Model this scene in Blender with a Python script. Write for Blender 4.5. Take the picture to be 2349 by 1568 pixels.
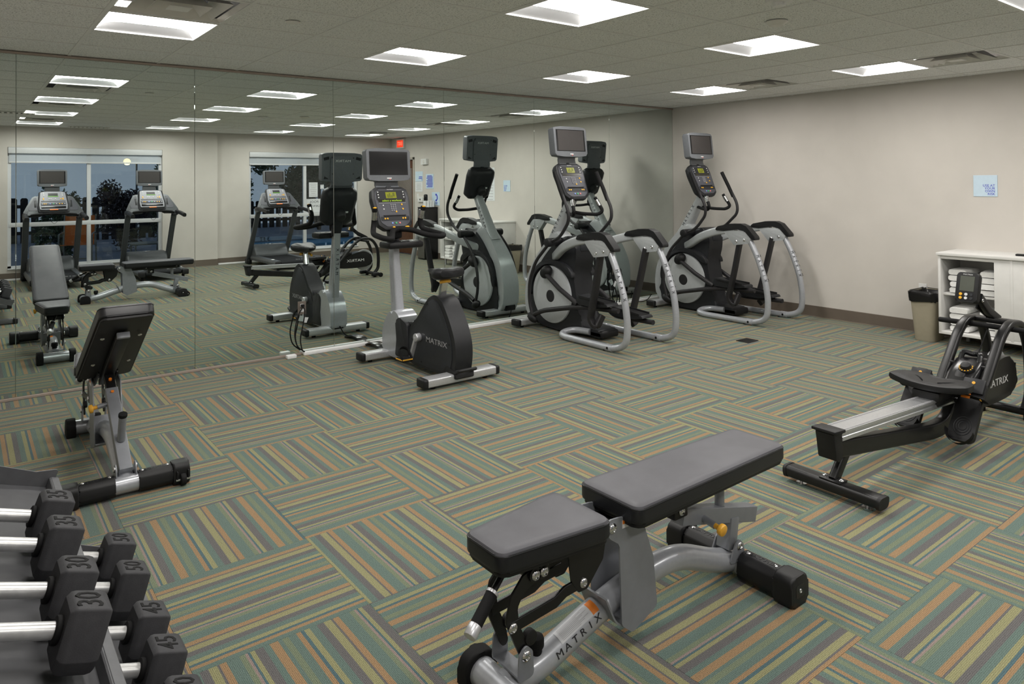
import bpy, bmesh, math, random
from mathutils import Vector, Matrix, Euler

for _o in list(bpy.data.objects):
    bpy.data.objects.remove(_o, do_unlink=True)
SC = bpy.context.scene
COL = SC.collection
R = math.radians

# ------------------------------------------------------------------ camera
cam_d = bpy.data.cameras.new('camera')
cam = bpy.data.objects.new('camera', cam_d)
COL.objects.link(cam)
CAM = Vector((-7.5774, -6.2322, 1.5409))
YAW, PIT, ROL = 0.91166, 0.013128, -0.007846
_f = Vector((math.cos(YAW) * math.cos(PIT), math.sin(YAW) * math.cos(PIT), math.sin(PIT)))
_r = Vector((math.sin(YAW), -math.cos(YAW), 0))
_u = _r.cross(_f)
_c, _s = math.cos(ROL), math.sin(ROL)
_r2, _u2 = _c * _r + _s * _u, -_s * _r + _c * _u
cam.matrix_world = Matrix(((_r2.x, _u2.x, -_f.x, CAM.x), (_r2.y, _u2.y, -_f.y, CAM.y), (_r2.z, _u2.z, -_f.z, CAM.z), (0, 0, 0, 1)))
cam_d.sensor_fit = 'HORIZONTAL'
cam_d.sensor_width = 36.0
cam_d.lens = 1627.2 * 36.0 / 2349.0
cam_d.shift_y = (395.26 - 784.0) / 2349.0
cam_d.clip_start = 0.05
cam_d.clip_end = 300
SC.camera = cam

# ------------------------------------------------------------------ world: dusk sky
wd = bpy.data.worlds.new('dusk_sky')
SC.world = wd
wd.use_nodes = True
_nt = wd.node_tree
_nt.nodes.clear()
_out = _nt.nodes.new('ShaderNodeOutputWorld')
_bg = _nt.nodes.new('ShaderNodeBackground')
_tc = _nt.nodes.new('ShaderNodeTexCoord')
_sep = _nt.nodes.new('ShaderNodeSeparateXYZ')
_rmp = _nt.nodes.new('ShaderNodeValToRGB')
_rmp.color_ramp.elements[0].position = 0.0
_rmp.color_ramp.elements[0].color = (0.26, 0.30, 0.37, 1)
_rmp.color_ramp.elements[1].position = 0.6
_rmp.color_ramp.elements[1].color = (0.17, 0.21, 0.29, 1)
_bg.inputs['Strength'].default_value = 1.0
_nt.links.new(_tc.outputs['Generated'], _sep.inputs[0])
_nt.links.new(_sep.outputs['Z'], _rmp.inputs[0])
_nt.links.new(_rmp.outputs[0], _bg.inputs['Color'])
_nt.links.new(_bg.outputs[0], _out.inputs[0])

# ------------------------------------------------------------------ exposure
SC.view_settings.view_transform = 'Standard'
SC.view_settings.look = 'None'
SC.view_settings.gamma = 1.0
SC.view_settings.use_curve_mapping = False
SC.view_settings.exposure = 0.0
SC.cycles.max_bounces = 4
SC.cycles.diffuse_bounces = 3
SC.cycles.glossy_bounces = 4
SC.cycles.caustics_reflective = True
SC.cycles.adaptive_threshold = 0.05
wd.cycles.sampling_method = 'NONE'
SC.cycles.caustics_refractive = False
LAMP = 26.0          # emission of the ceiling troffer lenses

# ------------------------------------------------------------------ materials
def lin(c):
    return tuple((v / 12.92 if v <= 0.04045 else ((v + 0.055) / 1.055) ** 2.4) for v in c)

def rgb(r, g, b):
    return lin((r / 255, g / 255, b / 255)) + (1.0,)

MATS = {}
def mat(name, col, rough=0.5, metal=0.0, spec=0.5, var=0.06, scale=30.0, bump=0.0, bscale=200.0, coat=0.0, emit=None, es=0.0, trans=0.0, ior=1.45, alpha=1.0):
    """Principled material whose colour and roughness wander a little with object-space noise."""
    if name in MATS:
        return MATS[name]
    m = bpy.data.materials.new(name)
    m.use_nodes = True
    nt = m.node_tree
    b = nt.nodes['Principled BSDF']
    c = rgb(*col)
    tc = nt.nodes.new('ShaderNodeTexCoord')
    nz = nt.nodes.new('ShaderNodeTexNoise')
    nz.inputs['Scale'].default_value = scale
    nz.inputs['Detail'].default_value = 3.0
    nt.links.new(tc.outputs['Object'], nz.inputs['Vector'])
    rm = nt.nodes.new('ShaderNodeValToRGB')
    rm.color_ramp.elements[0].position = 0.3
    rm.color_ramp.elements[1].position = 0.7
    rm.color_ramp.elements[0].color = tuple(v * (1 - var) for v in c[:3]) + (1,)
    rm.color_ramp.elements[1].color = tuple(min(1, v * (1 + var)) for v in c[:3]) + (1,)
    nt.links.new(nz.outputs['Fac'], rm.inputs[0])
    nt.links.new(rm.outputs[0], b.inputs['Base Color'])
    b.inputs['Roughness'].default_value = rough
    b.inputs['Metallic'].default_value = metal
    b.inputs['Specular IOR Level'].default_value = spec
    b.inputs['Coat Weight'].default_value = coat
    b.inputs['Coat Roughness'].default_value = 0.08
    b.inputs['Transmission Weight'].default_value = trans
    b.inputs['IOR'].default_value = ior
    b.inputs['Alpha'].default_value = alpha
    if bump:
        n2 = nt.nodes.new('ShaderNodeTexNoise')
        n2.inputs['Scale'].default_value = bscale
        nt.links.new(tc.outputs['Object'], n2.inputs['Vector'])
        bp = nt.nodes.new('ShaderNodeBump')
        bp.inputs['Strength'].default_value = bump
        bp.inputs['Distance'].default_value = 0.002
        nt.links.new(n2.outputs['Fac'], bp.inputs['Height'])
        nt.links.new(bp.outputs[0], b.inputs['Normal'])
    if emit:
        b.inputs['Emission Color'].default_value = rgb(*emit)
        b.inputs['Emission Strength'].default_value = es
        if es < 5: m.cycles.emission_sampling = 'NONE'
    MATS[name] = m
    return m

# ------------------------------------------------------------------ mesh building
def rpoly(pts, r, seg=4):
    """Round the corners of a 2-D polygon; r may be one radius or one per corner."""
    out = []
    n = len(pts)
    for i in range(n):
        p, a, c = Vector(pts[i]), Vector(pts[i - 1]), Vector(pts[(i + 1) % n])
        rr = r[i] if isinstance(r, (list, tuple)) else r
        d1, d2 = a - p, c - p
        l1, l2 = d1.length, d2.length
        if rr <= 0 or l1 < 1e-6 or l2 < 1e-6:
            out.append((p.x, p.y)); continue
        d1 /= l1; d2 /= l2
        ang = d1.angle(d2, math.pi)
        if ang > math.pi - 0.05:
            out.append((p.x, p.y)); continue
        t = min(rr / math.tan(ang / 2), l1 * 0.49, l2 * 0.49)
        s, e = p + d1 * t, p + d2 * t
        for k in range(seg + 1):
            u = k / seg
            q = s * (1 - u) ** 2 + p * 2 * u * (1 - u) + e * u ** 2
            out.append((q.x, q.y))
    return out

def rrect(w, h, r, seg=4):
    return rpoly([(-w / 2, -h / 2), (w / 2, -h / 2), (w / 2, h / 2), (-w / 2, h / 2)], r, seg)

def fillet(path, r, seg=5):
    """Round the bends of a 3-D path."""
    P = [Vector(p) for p in path]
    out = [P[0]]
    for i in range(1, len(P) - 1):
        p = P[i]; d1 = P[i - 1] - p; d2 = P[i + 1] - p
        l1, l2 = d1.length, d2.length
        if l1 < 1e-6 or l2 < 1e-6:
            continue
        t = min(r, l1 * 0.49, l2 * 0.49)
        s, e = p + d1 / l1 * t, p + d2 / l2 * t
        for k in range(seg + 1):
            u = k / seg
            out.append(s * (1 - u) ** 2 + p * 2 * u * (1 - u) + e * u ** 2)
    out.append(P[-1])
    return out

def curve(pts, k=4, closed=True):
    """Catmull-Rom through the points, k samples per span."""
    out = []
    n = len(pts)
    for i in range(n if closed else n - 1):
        g = (lambda j: Vector(pts[j % n])) if closed else (lambda j: Vector(pts[min(max(j, 0), n - 1)]))
        p0, p1, p2, p3 = g(i - 1), g(i), g(i + 1), g(i + 2)
        for q in range(k):
            t = q / k
            v = 0.5 * ((2 * p1) + (p2 - p0) * t + (2 * p0 - 5 * p1 + 4 * p2 - p3) * t * t + (3 * p1 - p0 - 3 * p2 + p3) * t ** 3)
            out.append(tuple(v))
    if not closed: out.append(tuple(pts[-1]))
    return out

GLYPHS = {}
class B:
    """Collects shapes into one mesh. self.M is applied to each shape as it is added."""
    def __init__(self, M=None):
        self.bm = bmesh.new()
        self.M = M or Matrix()
    def _add(self, bm, M=None):
        me = bpy.data.meshes.new('t')
        bmesh.ops.recalc_face_normals(bm, faces=bm.faces)
        bm.to_mesh(me); bm.free()
        me.transform(self.M @ M if M is not None else self.M)
        self.bm.from_mesh(me)
        bpy.data.meshes.remove(me)
        return self
    def box(self, c, s, bev=0.0, rot=(0, 0, 0), seg=2):
        bm = bmesh.new()
        bmesh.ops.create_cube(bm, size=1.0)
        for v in bm.verts:
            v.co = Vector((v.co.x * s[0], v.co.y * s[1], v.co.z * s[2]))
        if bev:
            bmesh.ops.bevel(bm, geom=bm.edges[:], offset=min(bev, min(s) * 0.49), segments=seg, affect='EDGES', profile=0.5)
        return self._add(bm, Matrix.Translation(c) @ Euler(rot).to_matrix().to_4x4())
    def prism(self, poly, a, b, plane='xy', bev=0.0, seg=2, M=None):
        """Extrude a polygon. plane names its two axes; a..b runs along the third."""
        bm = bmesh.new()
        def P(u, v, w):
            return {'xy': (u, v, w), 'xz': (u, w, v), 'yz': (w, u, v)}[plane]
        lo = [bm.verts.new(P(u, v, a)) for u, v in poly]
        hi = [bm.verts.new(P(u, v, b)) for u, v in poly]
        n = len(poly)
        f1 = bm.faces.new(lo); f2 = bm.faces.new(hi)
        for i in range(n):
            bm.faces.new((lo[i], lo[(i + 1) % n], hi[(i + 1) % n], hi[i]))
        if bev:
            ed = list(f1.edges) + list(f2.edges)
            bmesh.ops.bevel(bm, geom=ed, offset=bev, segments=seg, affect='EDGES', profile=0.5, clamp_overlap=True)
        return self._add(bm, M)
    def loft(self, rings, cap=True, closed=True, M=None):
        bm = bmesh.new()
        V = [[bm.verts.new(p) for p in r] for r in rings]
        n = len(rings[0])
        for i in range(len(V) - 1):
            for j in range(n if closed else n - 1):
                bm.faces.new((V[i][j], V[i][(j + 1) % n], V[i + 1][(j + 1) % n], V[i + 1][j]))
        if cap:
            bm.faces.new(V[0]); bm.faces.new(V[-1])
        return self._add(bm, M)
    def sweep(self, path, prof, fil=0.0, seg=5, up=None, cap=True, scale=None, loop=False):
        P = fillet(path, fil, seg) if fil else [Vector(p) for p in path]
        rings = []
        n = len(P)
        U = None
        for i, p in enumerate(P):
            if loop:
                t = (P[(i + 1) % n] - P[i - 1])
            else:
                t = (P[min(i + 1, n - 1)] - P[max(i - 1, 0)])
            t.normalize()
            if up is not None:
                U = Vector(up) - t * t.dot(Vector(up)); U.normalize()
            elif U is None:
                ref = Vector((0, 0, 1)) if abs(t.z) < 0.9 else Vector((1, 0, 0))
                U = ref - t * ref.dot(t); U.normalize()
            else:
                U = U - t * U.dot(t); U.normalize()
            W = t.cross(U)
            k = scale[min(int(i * len(scale) / n), len(scale) - 1)] if scale else 1.0
            rings.append([p + W * (x * k) + U * (y * k) for x, y in prof])
        if loop:
            rings.append(rings[0]); cap = False
        return self.loft(rings, cap)
    def tube(self, path, r, n=12, fil=0.0, seg=5, cap=True, ry=None, loop=False, scale=None):
        prof = [(r * math.cos(2 * math.pi * k / n), (ry or r) * math.sin(2 * math.pi * k / n)) for k in range(n)]
        return self.sweep(path, prof, fil, seg, cap=cap, loop=loop, scale=scale)
    def cyl(self, p0, p1, r, r1=None, n=18, bev=0.0):
        p0, p1 = Vector(p0), Vector(p1)
        L = (p1 - p0).length
        bm = bmesh.new()
        bmesh.ops.create_cone(bm, cap_ends=True, segments=n, radius1=r, radius2=r if r1 is None else r1, depth=L)
        if bev:
            ed = [e for e in bm.edges if len(e.link_faces) == 2 and any(len(f.verts) > 4 for f in e.link_faces)]
            bmesh.ops.bevel(bm, geom=ed, offset=bev, segments=2, affect='EDGES', profile=0.5)
        q = Vector((0, 0, 1)).rotation_difference((p1 - p0).normalized()).to_matrix().to_4x4()
        return self._add(bm, Matrix.Translation((p0 + p1) / 2) @ q)
    def lathe(self, prof, n=24, M=None, cap=True):
        rings = [[(r * math.cos(2 * math.pi * k / n), r * math.sin(2 * math.pi * k / n), z) for k in range(n)] for r, z in prof]
        return self.loft(rings, cap, M=M)
    def ell(self, c, r, n=16, m=10, rot=(0, 0, 0)):
        bm = bmesh.new()
        bmesh.ops.create_uvsphere(bm, u_segments=n, v_segments=m, radius=1.0)
        for v in bm.verts:
            v.co = Vector((v.co.x * r[0], v.co.y * r[1], v.co.z * r[2]))
        return self._add(bm, Matrix.Translation(c) @ Euler(rot).to_matrix().to_4x4())
    def quad(self, pts):
        bm = bmesh.new()
        bm.faces.new([bm.verts.new(p) for p in pts])
        return self._add(bm)
    def text(self, s, size, M, ext=0.0006, align='CENTER', sx=1.0, space=1.0, bold=0.0):
        """Lettering: text in its own XY plane, raised along Z, placed by M."""
        key = (s, size, ext, align, space, bold)
        if key not in GLYPHS:
            cu = bpy.data.curves.new('t', 'FONT')
            cu.body = s; cu.size = size; cu.extrude = ext; cu.align_x = align; cu.align_y = 'CENTER'
            cu.resolution_u = 2; cu.space_character = space; cu.offset = bold * size
            ob = bpy.data.objects.new('t', cu)
            GLYPHS[key] = ob.to_mesh().copy()
            ob.to_mesh_clear()
            bpy.data.objects.remove(ob, do_unlink=True)
            bpy.data.curves.remove(cu)
        me = GLYPHS[key].copy()
        me.transform(self.M @ M @ Matrix.Diagonal((sx, 1, 1, 1)))
        self.bm.from_mesh(me)
        bpy.data.meshes.remove(me)
        return self
    def mesh(self, name, angle=35):
        me = bpy.data.meshes.new(name)
        self.bm.to_mesh(me); self.bm.free()
        for p in me.polygons:
            p.use_smooth = True
        me.set_sharp_from_angle(angle=R(angle))
        return me

def frame(o, x, y):
    """Matrix whose X and Y axes are x, y (orthonormalised) and origin o: for text and panels."""
    x = Vector(x).normalized(); y = Vector(y); y = (y - x * y.dot(x)).normalized(); z = x.cross(y)
    return Matrix(((x.x, y.x, z.x, o[0]), (x.y, y.y, z.y, o[1]), (x.z, y.z, z.z, o[2]), (0, 0, 0, 1)))

# ------------------------------------------------------------------ objects
def link(o, parent=None):
    COL.objects.link(o)
    if parent is not None:
        o.parent = parent
    return o

def part(name, b, m, parent=None, label=None, kind=None):
    me = b.mesh(name) if isinstance(b, B) else b
    if not me.materials:
        me.materials.append(m)
    o = link(bpy.data.objects.new(name, me), parent)
    if label: o['label'] = label
    if kind: o['kind'] = kind
    return o

def tag(o, label, cat, group=None, kind=None):
    o['label'] = label
    o['category'] = cat
    if group: o['group'] = group
    if kind: o['kind'] = kind
    return o

def thing(name, label, cat, loc=(0, 0, 0), rz=0.0, group=None):
    o = link(bpy.data.objects.new(name, None))
    o.empty_display_size = 0.1
    o.location = loc
    o.rotation_euler = (0, 0, rz)
    return tag(o, label, cat, group)

def copy_tree(o, parent=None):
    c = o.copy(); COL.objects.link(c); c.parent = parent
    for ch in o.children:
        copy_tree(ch, c)
    return c

def struct(name, b, m, parent=None, label=None):
    o = part(name, b, m, parent, label)
    if parent is None:
        o['kind'] = 'structure'
    return o
# ================================================================== the room
H = 2.511                      # ceiling height
XL, YB, YB2, XJ = -8.15, -7.87, -7.95, -3.74   # left wall, window wall (two depths), its jog
GX, GY, T = -6.9467, -1.1402, 0.6096           # ceiling grid
CX, CY, CP = -6.396, -2.621, 0.606             # carpet grid and pitch

m_wall = mat('wall_paint', (208, 203, 196), 0.85, spec=0.2, var=0.03, scale=3, bump=0.15, bscale=350)
m_base = mat('rubber_baseboard', (104, 94, 84), 0.55, var=0.05, scale=6)
m_grid = mat('ceiling_grid_paint', (224, 224, 220), 0.6, var=0.02)
m_white = mat('white_paint', (226, 226, 224), 0.45, var=0.02)
m_frame = mat('white_window_frame', (214, 216, 218), 0.4, var=0.02)
m_dark = mat('dark_void', (14, 14, 14), 0.9, var=0.1)

# ceiling tile: mineral fibre with fissures
def ceil_mat():
    m = bpy.data.materials.new('ceiling_tile'); m.use_nodes = True
    nt = m.node_tree; b = nt.nodes['Principled BSDF']
    tc = nt.nodes.new('ShaderNodeTexCoord')
    n1 = nt.nodes.new('ShaderNodeTexNoise'); n1.inputs['Scale'].default_value = 120; n1.inputs['Detail'].default_value = 4; n1.inputs['Roughness'].default_value = 0.7
    r1 = nt.nodes.new('ShaderNodeValToRGB')
    r1.color_ramp.elements[0].position = 0.36; r1.color_ramp.elements[0].color = rgb(150, 151, 149)
    r1.color_ramp.elements[1].position = 0.46; r1.color_ramp.elements[1].color = rgb(234, 235, 232)
    nt.links.new(tc.outputs['Object'], n1.inputs['Vector'])
    nt.links.new(n1.outputs['Fac'], r1.inputs[0]); nt.links.new(r1.outputs[0], b.inputs['Base Color'])
    b.inputs['Roughness'].default_value = 0.95; b.inputs['Specular IOR Level'].default_value = 0.1
    bp = nt.nodes.new('ShaderNodeBump'); bp.inputs['Strength'].default_value = 0.4; bp.inputs['Distance'].default_value = 0.003
    nt.links.new(n1.outputs['Fac'], bp.inputs['Height']); nt.links.new(bp.outputs[0], b.inputs['Normal'])
    return m
m_ceil = ceil_mat()

# carpet tile: one run of stripes, started at another place on every tile
def carpet_mat():
    m = bpy.data.materials.new('striped_carpet_tile'); m.use_nodes = True
    nt = m.node_tree; b = nt.nodes['Principled BSDF']; L = nt.links.new; N = nt.nodes.new
    tea, ora, oli, gra = (95, 113, 106), (148, 121, 90), (139, 137, 101), (98, 96, 96)
    mut, blu, mau = (112, 122, 100), (76, 100, 106), (140, 124, 118)
    seq = [(ora, 35), (gra, 12), (oli, 45), (gra, 45), (tea, 42), (oli, 35), (blu, 20), (ora, 28), (tea, 45), (mut, 35), (tea, 25), (ora, 48), (tea, 35), (gra, 48), (oli, 25), (blu, 15), (mau, 15), (mut, 30), (tea, 70)]
    tot = sum(w for _, w in seq)
    tc = N('ShaderNodeTexCoord'); sp = N('ShaderNodeSeparateXYZ'); L(tc.outputs['Object'], sp.inputs[0])
    oi = N('ShaderNodeObjectInfo')
    wob = N('ShaderNodeTexNoise'); wob.inputs['Scale'].default_value = 260; L(tc.outputs['Object'], wob.inputs['Vector'])
    a = N('ShaderNodeMath'); a.operation = 'MULTIPLY_ADD'; a.inputs[1].default_value = 1 / 0.385; L(sp.outputs['Y'], a.inputs[0])
    rn = N('ShaderNodeMath'); rn.operation = 'MULTIPLY_ADD'; rn.inputs[1].default_value = 7.31; rn.inputs[2].default_value = 5.0
    L(oi.outputs['Random'], rn.inputs[0]); L(rn.outputs[0], a.inputs[2])
    wm = N('ShaderNodeMath'); wm.operation = 'MULTIPLY_ADD'; wm.inputs[1].default_value = 0.012; L(wob.outputs['Fac'], wm.inputs[0]); L(a.outputs[0], wm.inputs[2])
    fr = N('ShaderNodeMath'); fr.operation = 'FRACT'; L(wm.outputs[0], fr.inputs[0])
    rm = N('ShaderNodeValToRGB'); rm.color_ramp.interpolation = 'CONSTANT'
    el = rm.color_ramp.elements
    p = 0.0
    for i, (c, w) in enumerate(seq):
        e = el[i] if i < 2 else el.new(p / tot)
        e.position = p / tot; e.color = rgb(*c); p += w
    L(fr.outputs[0], rm.inputs[0])
    # loop-pile rows and speckle
    sc = N('ShaderNodeMath'); sc.operation = 'MULTIPLY'; sc.inputs[1].default_value = 2 * math.pi / 0.0052; L(sp.outputs['Y'], sc.inputs[0])
    sn = N('ShaderNodeMath'); sn.operation = 'SINE'; L(sc.outputs[0], sn.inputs[0])
    spk = N('ShaderNodeTexNoise'); spk.inputs['Scale'].default_value = 300; spk.inputs['Detail'].default_value = 2; L(tc.outputs['Object'], spk.inputs['Vector'])
    f1 = N('ShaderNodeMath'); f1.operation = 'MULTIPLY_ADD'; f1.inputs[1].default_value = 0.16; f1.inputs[2].default_value = 0.0; L(sn.outputs[0], f1.inputs[0])
    f2 = N('ShaderNodeMath'); f2.operation = 'MULTIPLY_ADD'; f2.inputs[1].default_value = 1.9; L(spk.outputs['Fac'], f2.inputs[0]); 
    f2.inputs[2].default_value = 0.05
    f3 = N('ShaderNodeMath'); f3.operation = 'ADD'; L(f1.outputs[0], f3.inputs[0]); L(f2.outputs[0], f3.inputs[1])
    mx = N('ShaderNodeMix'); mx.data_type = 'RGBA'; mx.blend_type = 'MULTIPLY'; mx.inputs['Factor'].default_value = 1.0
    L(rm.outputs[0], mx.inputs['A']); L(f3.outputs[0], mx.inputs['B'])
    L(mx.outputs['Result'], b.inputs['Base Color'])
    b.inputs['Roughness'].default_value = 0.95; b.inputs['Specular IOR Level'].default_value = 0.1
    b.inputs['Sheen Weight'].default_value = 0.18; b.inputs['Sheen Roughness'].default_value = 0.45; b.inputs['Sheen Tint'].default_value = (0.9, 0.92, 0.85, 1)
    bp = N('ShaderNodeBump'); bp.inputs['Strength'].default_value = 0.5; bp.inputs['Distance'].default_value = 0.003
    L(f3.outputs[0], bp.inputs['Height']); L(bp.outputs[0], b.inputs['Normal'])
    return m
m_carpet = carpet_mat()

# floor slab and the carpet tiles laid on it
floor = struct('floor', B().box(((XL - 0.1) / 2, (YB2 - 0.1) / 2, -0.06), (-XL + 0.3, -YB2 + 0.3, 0.1)), mat('floor_slab', (70, 80, 74), 0.9))
floor['label'] = 'floor of striped carpet tiles laid quarter-turned'
_cm = {}
random.seed(4)
def carpet_tile(x0, x1, y0, y1, turn):
    w, d = x1 - x0, y1 - y0
    key = (round(w, 3), round(d, 3), turn)
    if key not in _cm:
        a, c = (d, w) if turn else (w, d)
        g = 0.0005
        me = B().box((0, 0, -0.005), (a - g, c - g, 0.010), 0.0008, seg=1).mesh('carpet_tile')
        me.materials.append(m_carpet); _cm[key] = me
    o = link(bpy.data.objects.new('carpet_tile', _cm[key]), floor)
    o.location = ((x0 + x1) / 2, (y0 + y1) / 2, 0)
    o.rotation_euler = (0, 0, (R(90) if turn else 0) + (R(180) if random.random() < 0.5 else 0))
def cuts(lo, hi, g, p):
    k0 = math.floor((lo - g) / p) + 1
    c = [lo]
    while g + k0 * p < hi - 0.01:
        if g + k0 * p > lo + 0.01: c.append(g + k0 * p)
        k0 += 1
    return c + [hi]
_xs, _ys = cuts(XL, 0, CX, CP), cuts(YB2, 0, CY, CP)
for i in range(len(_xs) - 1):
    for j in range(len(_ys) - 1):
        a = math.floor(((_xs[i] + _xs[i + 1]) / 2 - CX) / CP)
        c = math.floor((CY - (_ys[j] + _ys[j + 1]) / 2) / CP)
        carpet_tile(_xs[i], _xs[i + 1], _ys[j], _ys[j + 1], (a + c) % 2 == 1)

# ceiling slab, T-bar grid, tiles
LIGHTS = [(c, r) for c in (0, 3, 6, 9) for r in (0, 3, 6, 9)]
VENTS = [(0, 1), (0, 4), (0, 8), (9, 1), (9, 4), (9, 8)]
ceiling = struct('ceiling', B().box(((XL - 0.1) / 2, (YB2 - 0.1) / 2, H + 0.3), (-XL + 0.3, -YB2 + 0.3, 0.1)), mat('slab_above', (60, 60, 58), 0.9))
ceiling['label'] = 'suspended ceiling of speckled grey tiles'
_tm = {}
_gx, _gy = cuts(XL, 0, GX, T), cuts(YB2, 0, GY, T)
for i in range(len(_gx) - 1):
    for j in range(len(_gy) - 1):
        xm, ym = (_gx[i] + _gx[i + 1]) / 2, (_gy[j] + _gy[j + 1]) / 2
        a, c = math.floor((xm - GX) / T), math.floor((GY - ym) / T)
        if (a, c) in LIGHTS or (a, c) in VENTS:
            continue
        w, d = _gx[i + 1] - _gx[i] - 0.012, _gy[j + 1] - _gy[j] - 0.012
        key = (round(w, 3), round(d, 3))
        if key not in _tm:
            me = B().box((0, 0, 0.009), (w, d, 0.014), 0.003, seg=1).mesh('ceiling_tile')
            me.materials.append(m_ceil); _tm[key] = me
        o = link(bpy.data.objects.new('ceiling_tile', _tm[key]), ceiling)
        o.location = (xm, ym, H + 0.002)
for x in _gx[1:-1]:
    part('grid_rail', B().box((x, YB2 / 2, H + 0.004), (0.024, -YB2, 0.008)), m_grid, ceiling)
for y in _gy[1:-1]:
    part('grid_rail', B().box((XL / 2, y, H + 0.0045), (-XL, 0.024, 0.008)), m_grid, ceiling)

# walls
def wall(name, x0, x1, y0, y1, z0=0.0, z1=H + 0.25, label=None):
    o = struct(name, B().box(((x0 + x1) / 2, (y0 + y1) / 2, (z0 + z1) / 2), (x1 - x0, y1 - y0, z1 - z0)), m_wall)
    o['label'] = label
    return o
wall('wall_mirror', XL - 0.1, 0.1, 0.012, 0.14, label='wall behind the mirrors')
wall('wall_left', XL - 0.12, XL, YB2, 0.012, label='beige wall behind the dumbbell rack')
# right wall with the door opening
DY0, DY1, DZ = -7.86, -6.965, 2.03
wr = B()
wr.box((0.06, (DY1 + 0.012) / 2, (H + 0.25) / 2), (0.12, 0.012 - DY1, H + 0.25))
wr.box((0.06, (DY0 + YB2 - 0.1) / 2, (H + 0.25) / 2), (0.12, DY0 - YB2 + 0.1, H + 0.25))
wr.box((0.06, (DY0 + DY1) / 2, (DZ + H + 0.25) / 2), (0.12, DY1 - DY0, H + 0.25 - DZ))
wall_right = struct('wall_right', wr, m_wall); wall_right['label'] = 'beige end wall with the towel cabinet'
# window wall: two windows
W1 = (-7.0, -4.70, 0.175, 2.17)
W2 = (-3.12, -0.81, 0.175, 2.17)
wb = B()
def piers(b, xa, xb, y, W, t=0.2):
    b.box(((xa + W[0]) / 2, y - t / 2, (H + 0.25) / 2), (W[0] - xa, t, H + 0.25))
    b.box(((W[1] + xb) / 2, y - t / 2, (H + 0.25) / 2), (xb - W[1], t, H + 0.25))
    b.box(((W[0] + W[1]) / 2, y - t / 2, W[2] / 2), (W[1] - W[0], t, W[2]))
    b.box(((W[0] + W[1]) / 2, y - t / 2, (W[3] + H + 0.25) / 2), (W[1] - W[0], t, H + 0.25 - W[3]))
piers(wb, XL - 0.1, XJ, YB, W1, 0.28)
piers(wb, XJ, 0.12, YB2, W2, 0.2)
wall_back = struct('wall_window', wb, m_wall); wall_back['label'] = 'beige wall with two large windows'

# baseboards
def baseboard(name, a, c, n, label):
    a, c, n = Vector(a), Vector(c), Vector(n)
    d = (c - a)
    poly = [(0, 0.002), (0.014, 0.002), (0.008, 0.008), (0.006, 0.118), (0.003, 0.122), (0, 0.122)]
    ring = lambda o: [o + n * u + Vector((0, 0, v)) for u, v in poly]
    o = struct(name, B().loft([ring(a), ring(c)]), m_base); o['label'] = label
baseboard('baseboard_right', (0, -0.003, 0), (0, DY1 + 0.06, 0), (-1, 0, 0), 'brown rubber baseboard along the end wall')
baseboard('baseboard_window', (XL, YB, 0), (XJ, YB, 0), (0, 1, 0), 'brown baseboard under the left window')
baseboard('baseboard_window_right', (XJ, YB2, 0), (0, YB2, 0), (0, 1, 0), 'brown baseboard under the right window')
baseboard('baseboard_left', (XL, YB, 0), (XL, 0, 0), (1, 0, 0), 'brown baseboard behind the dumbbell rack')

# mirrors: panels 1.212 m wide from the corner
def mirror_mat():
    m = bpy.data.materials.new('mirror_glass'); m.use_nodes = True
    b = m.node_tree.nodes['Principled BSDF']; nt = m.node_tree
    tc = nt.nodes.new('ShaderNodeTexCoord'); nz = nt.nodes.new('ShaderNodeTexNoise'); nz.inputs['Scale'].default_value = 0.7
    nt.links.new(tc.outputs['Object'], nz.inputs['Vector'])
    r = nt.nodes.new('ShaderNodeValToRGB')
    r.color_ramp.elements[0].color = (0.78, 0.85, 0.82, 1); r.color_ramp.elements[1].color = (0.81, 0.87, 0.84, 1)
    nt.links.new(nz.outputs['Fac'], r.inputs[0]); nt.links.new(r.outputs[0], b.inputs['Base Color'])
    b.inputs['Metallic'].default_value = 1.0; b.inputs['Roughness'].default_value = 0.0
    return m
m_mirror = mirror_mat()
m_edge = mat('mirror_edge', (120, 140, 132), 0.2, var=0.02)
MW = 1.2122
_names = ['touching the beige end wall', 'second from the beige end wall', 'third from the beige end wall', 'fourth from the beige end wall, behind the upright bike', 'fifth from the beige end wall', 'sixth from the beige end wall, behind the inclined bench', 'at the far left edge of the mirror wall']
for k in range(7):
    x1 = -k * MW - (0.004 if k == 0 else 0.0008); x0 = max(-(k + 1) * MW + 0.0008, XL)
    b = B().box(((x0 + x1) / 2, 0.006, (0.022 + 2.492) / 2), (x1 - x0, 0.008, 2.492 - 0.022), 0.0015, seg=1)
    o = part('mirror_panel', b, m_mirror)
    tag(o, 'tall wall mirror panel ' + _names[k], 'mirror', 'mirror panels along the wall')
m_chan = mat('mirror_channel', (178, 163, 153), 0.35, metal=0.3, var=0.04)
o = struct('trim_1', B().box((XL / 2, 0.0, 2.5005), (-XL, 0.022, 0.017), 0.002, seg=1).box((XL / 2, 0.004, 2.5085), (-XL, 0.012, 0.005)), m_chan); o['label'] = 'metal channel along the top of the mirrors'
o = struct('trim_2', B().box((XL / 2, -0.001, 0.011), (-XL, 0.014, 0.020), 0.002, seg=1), m_chan); o['label'] = 'metal channel along the foot of the mirrors'

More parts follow.
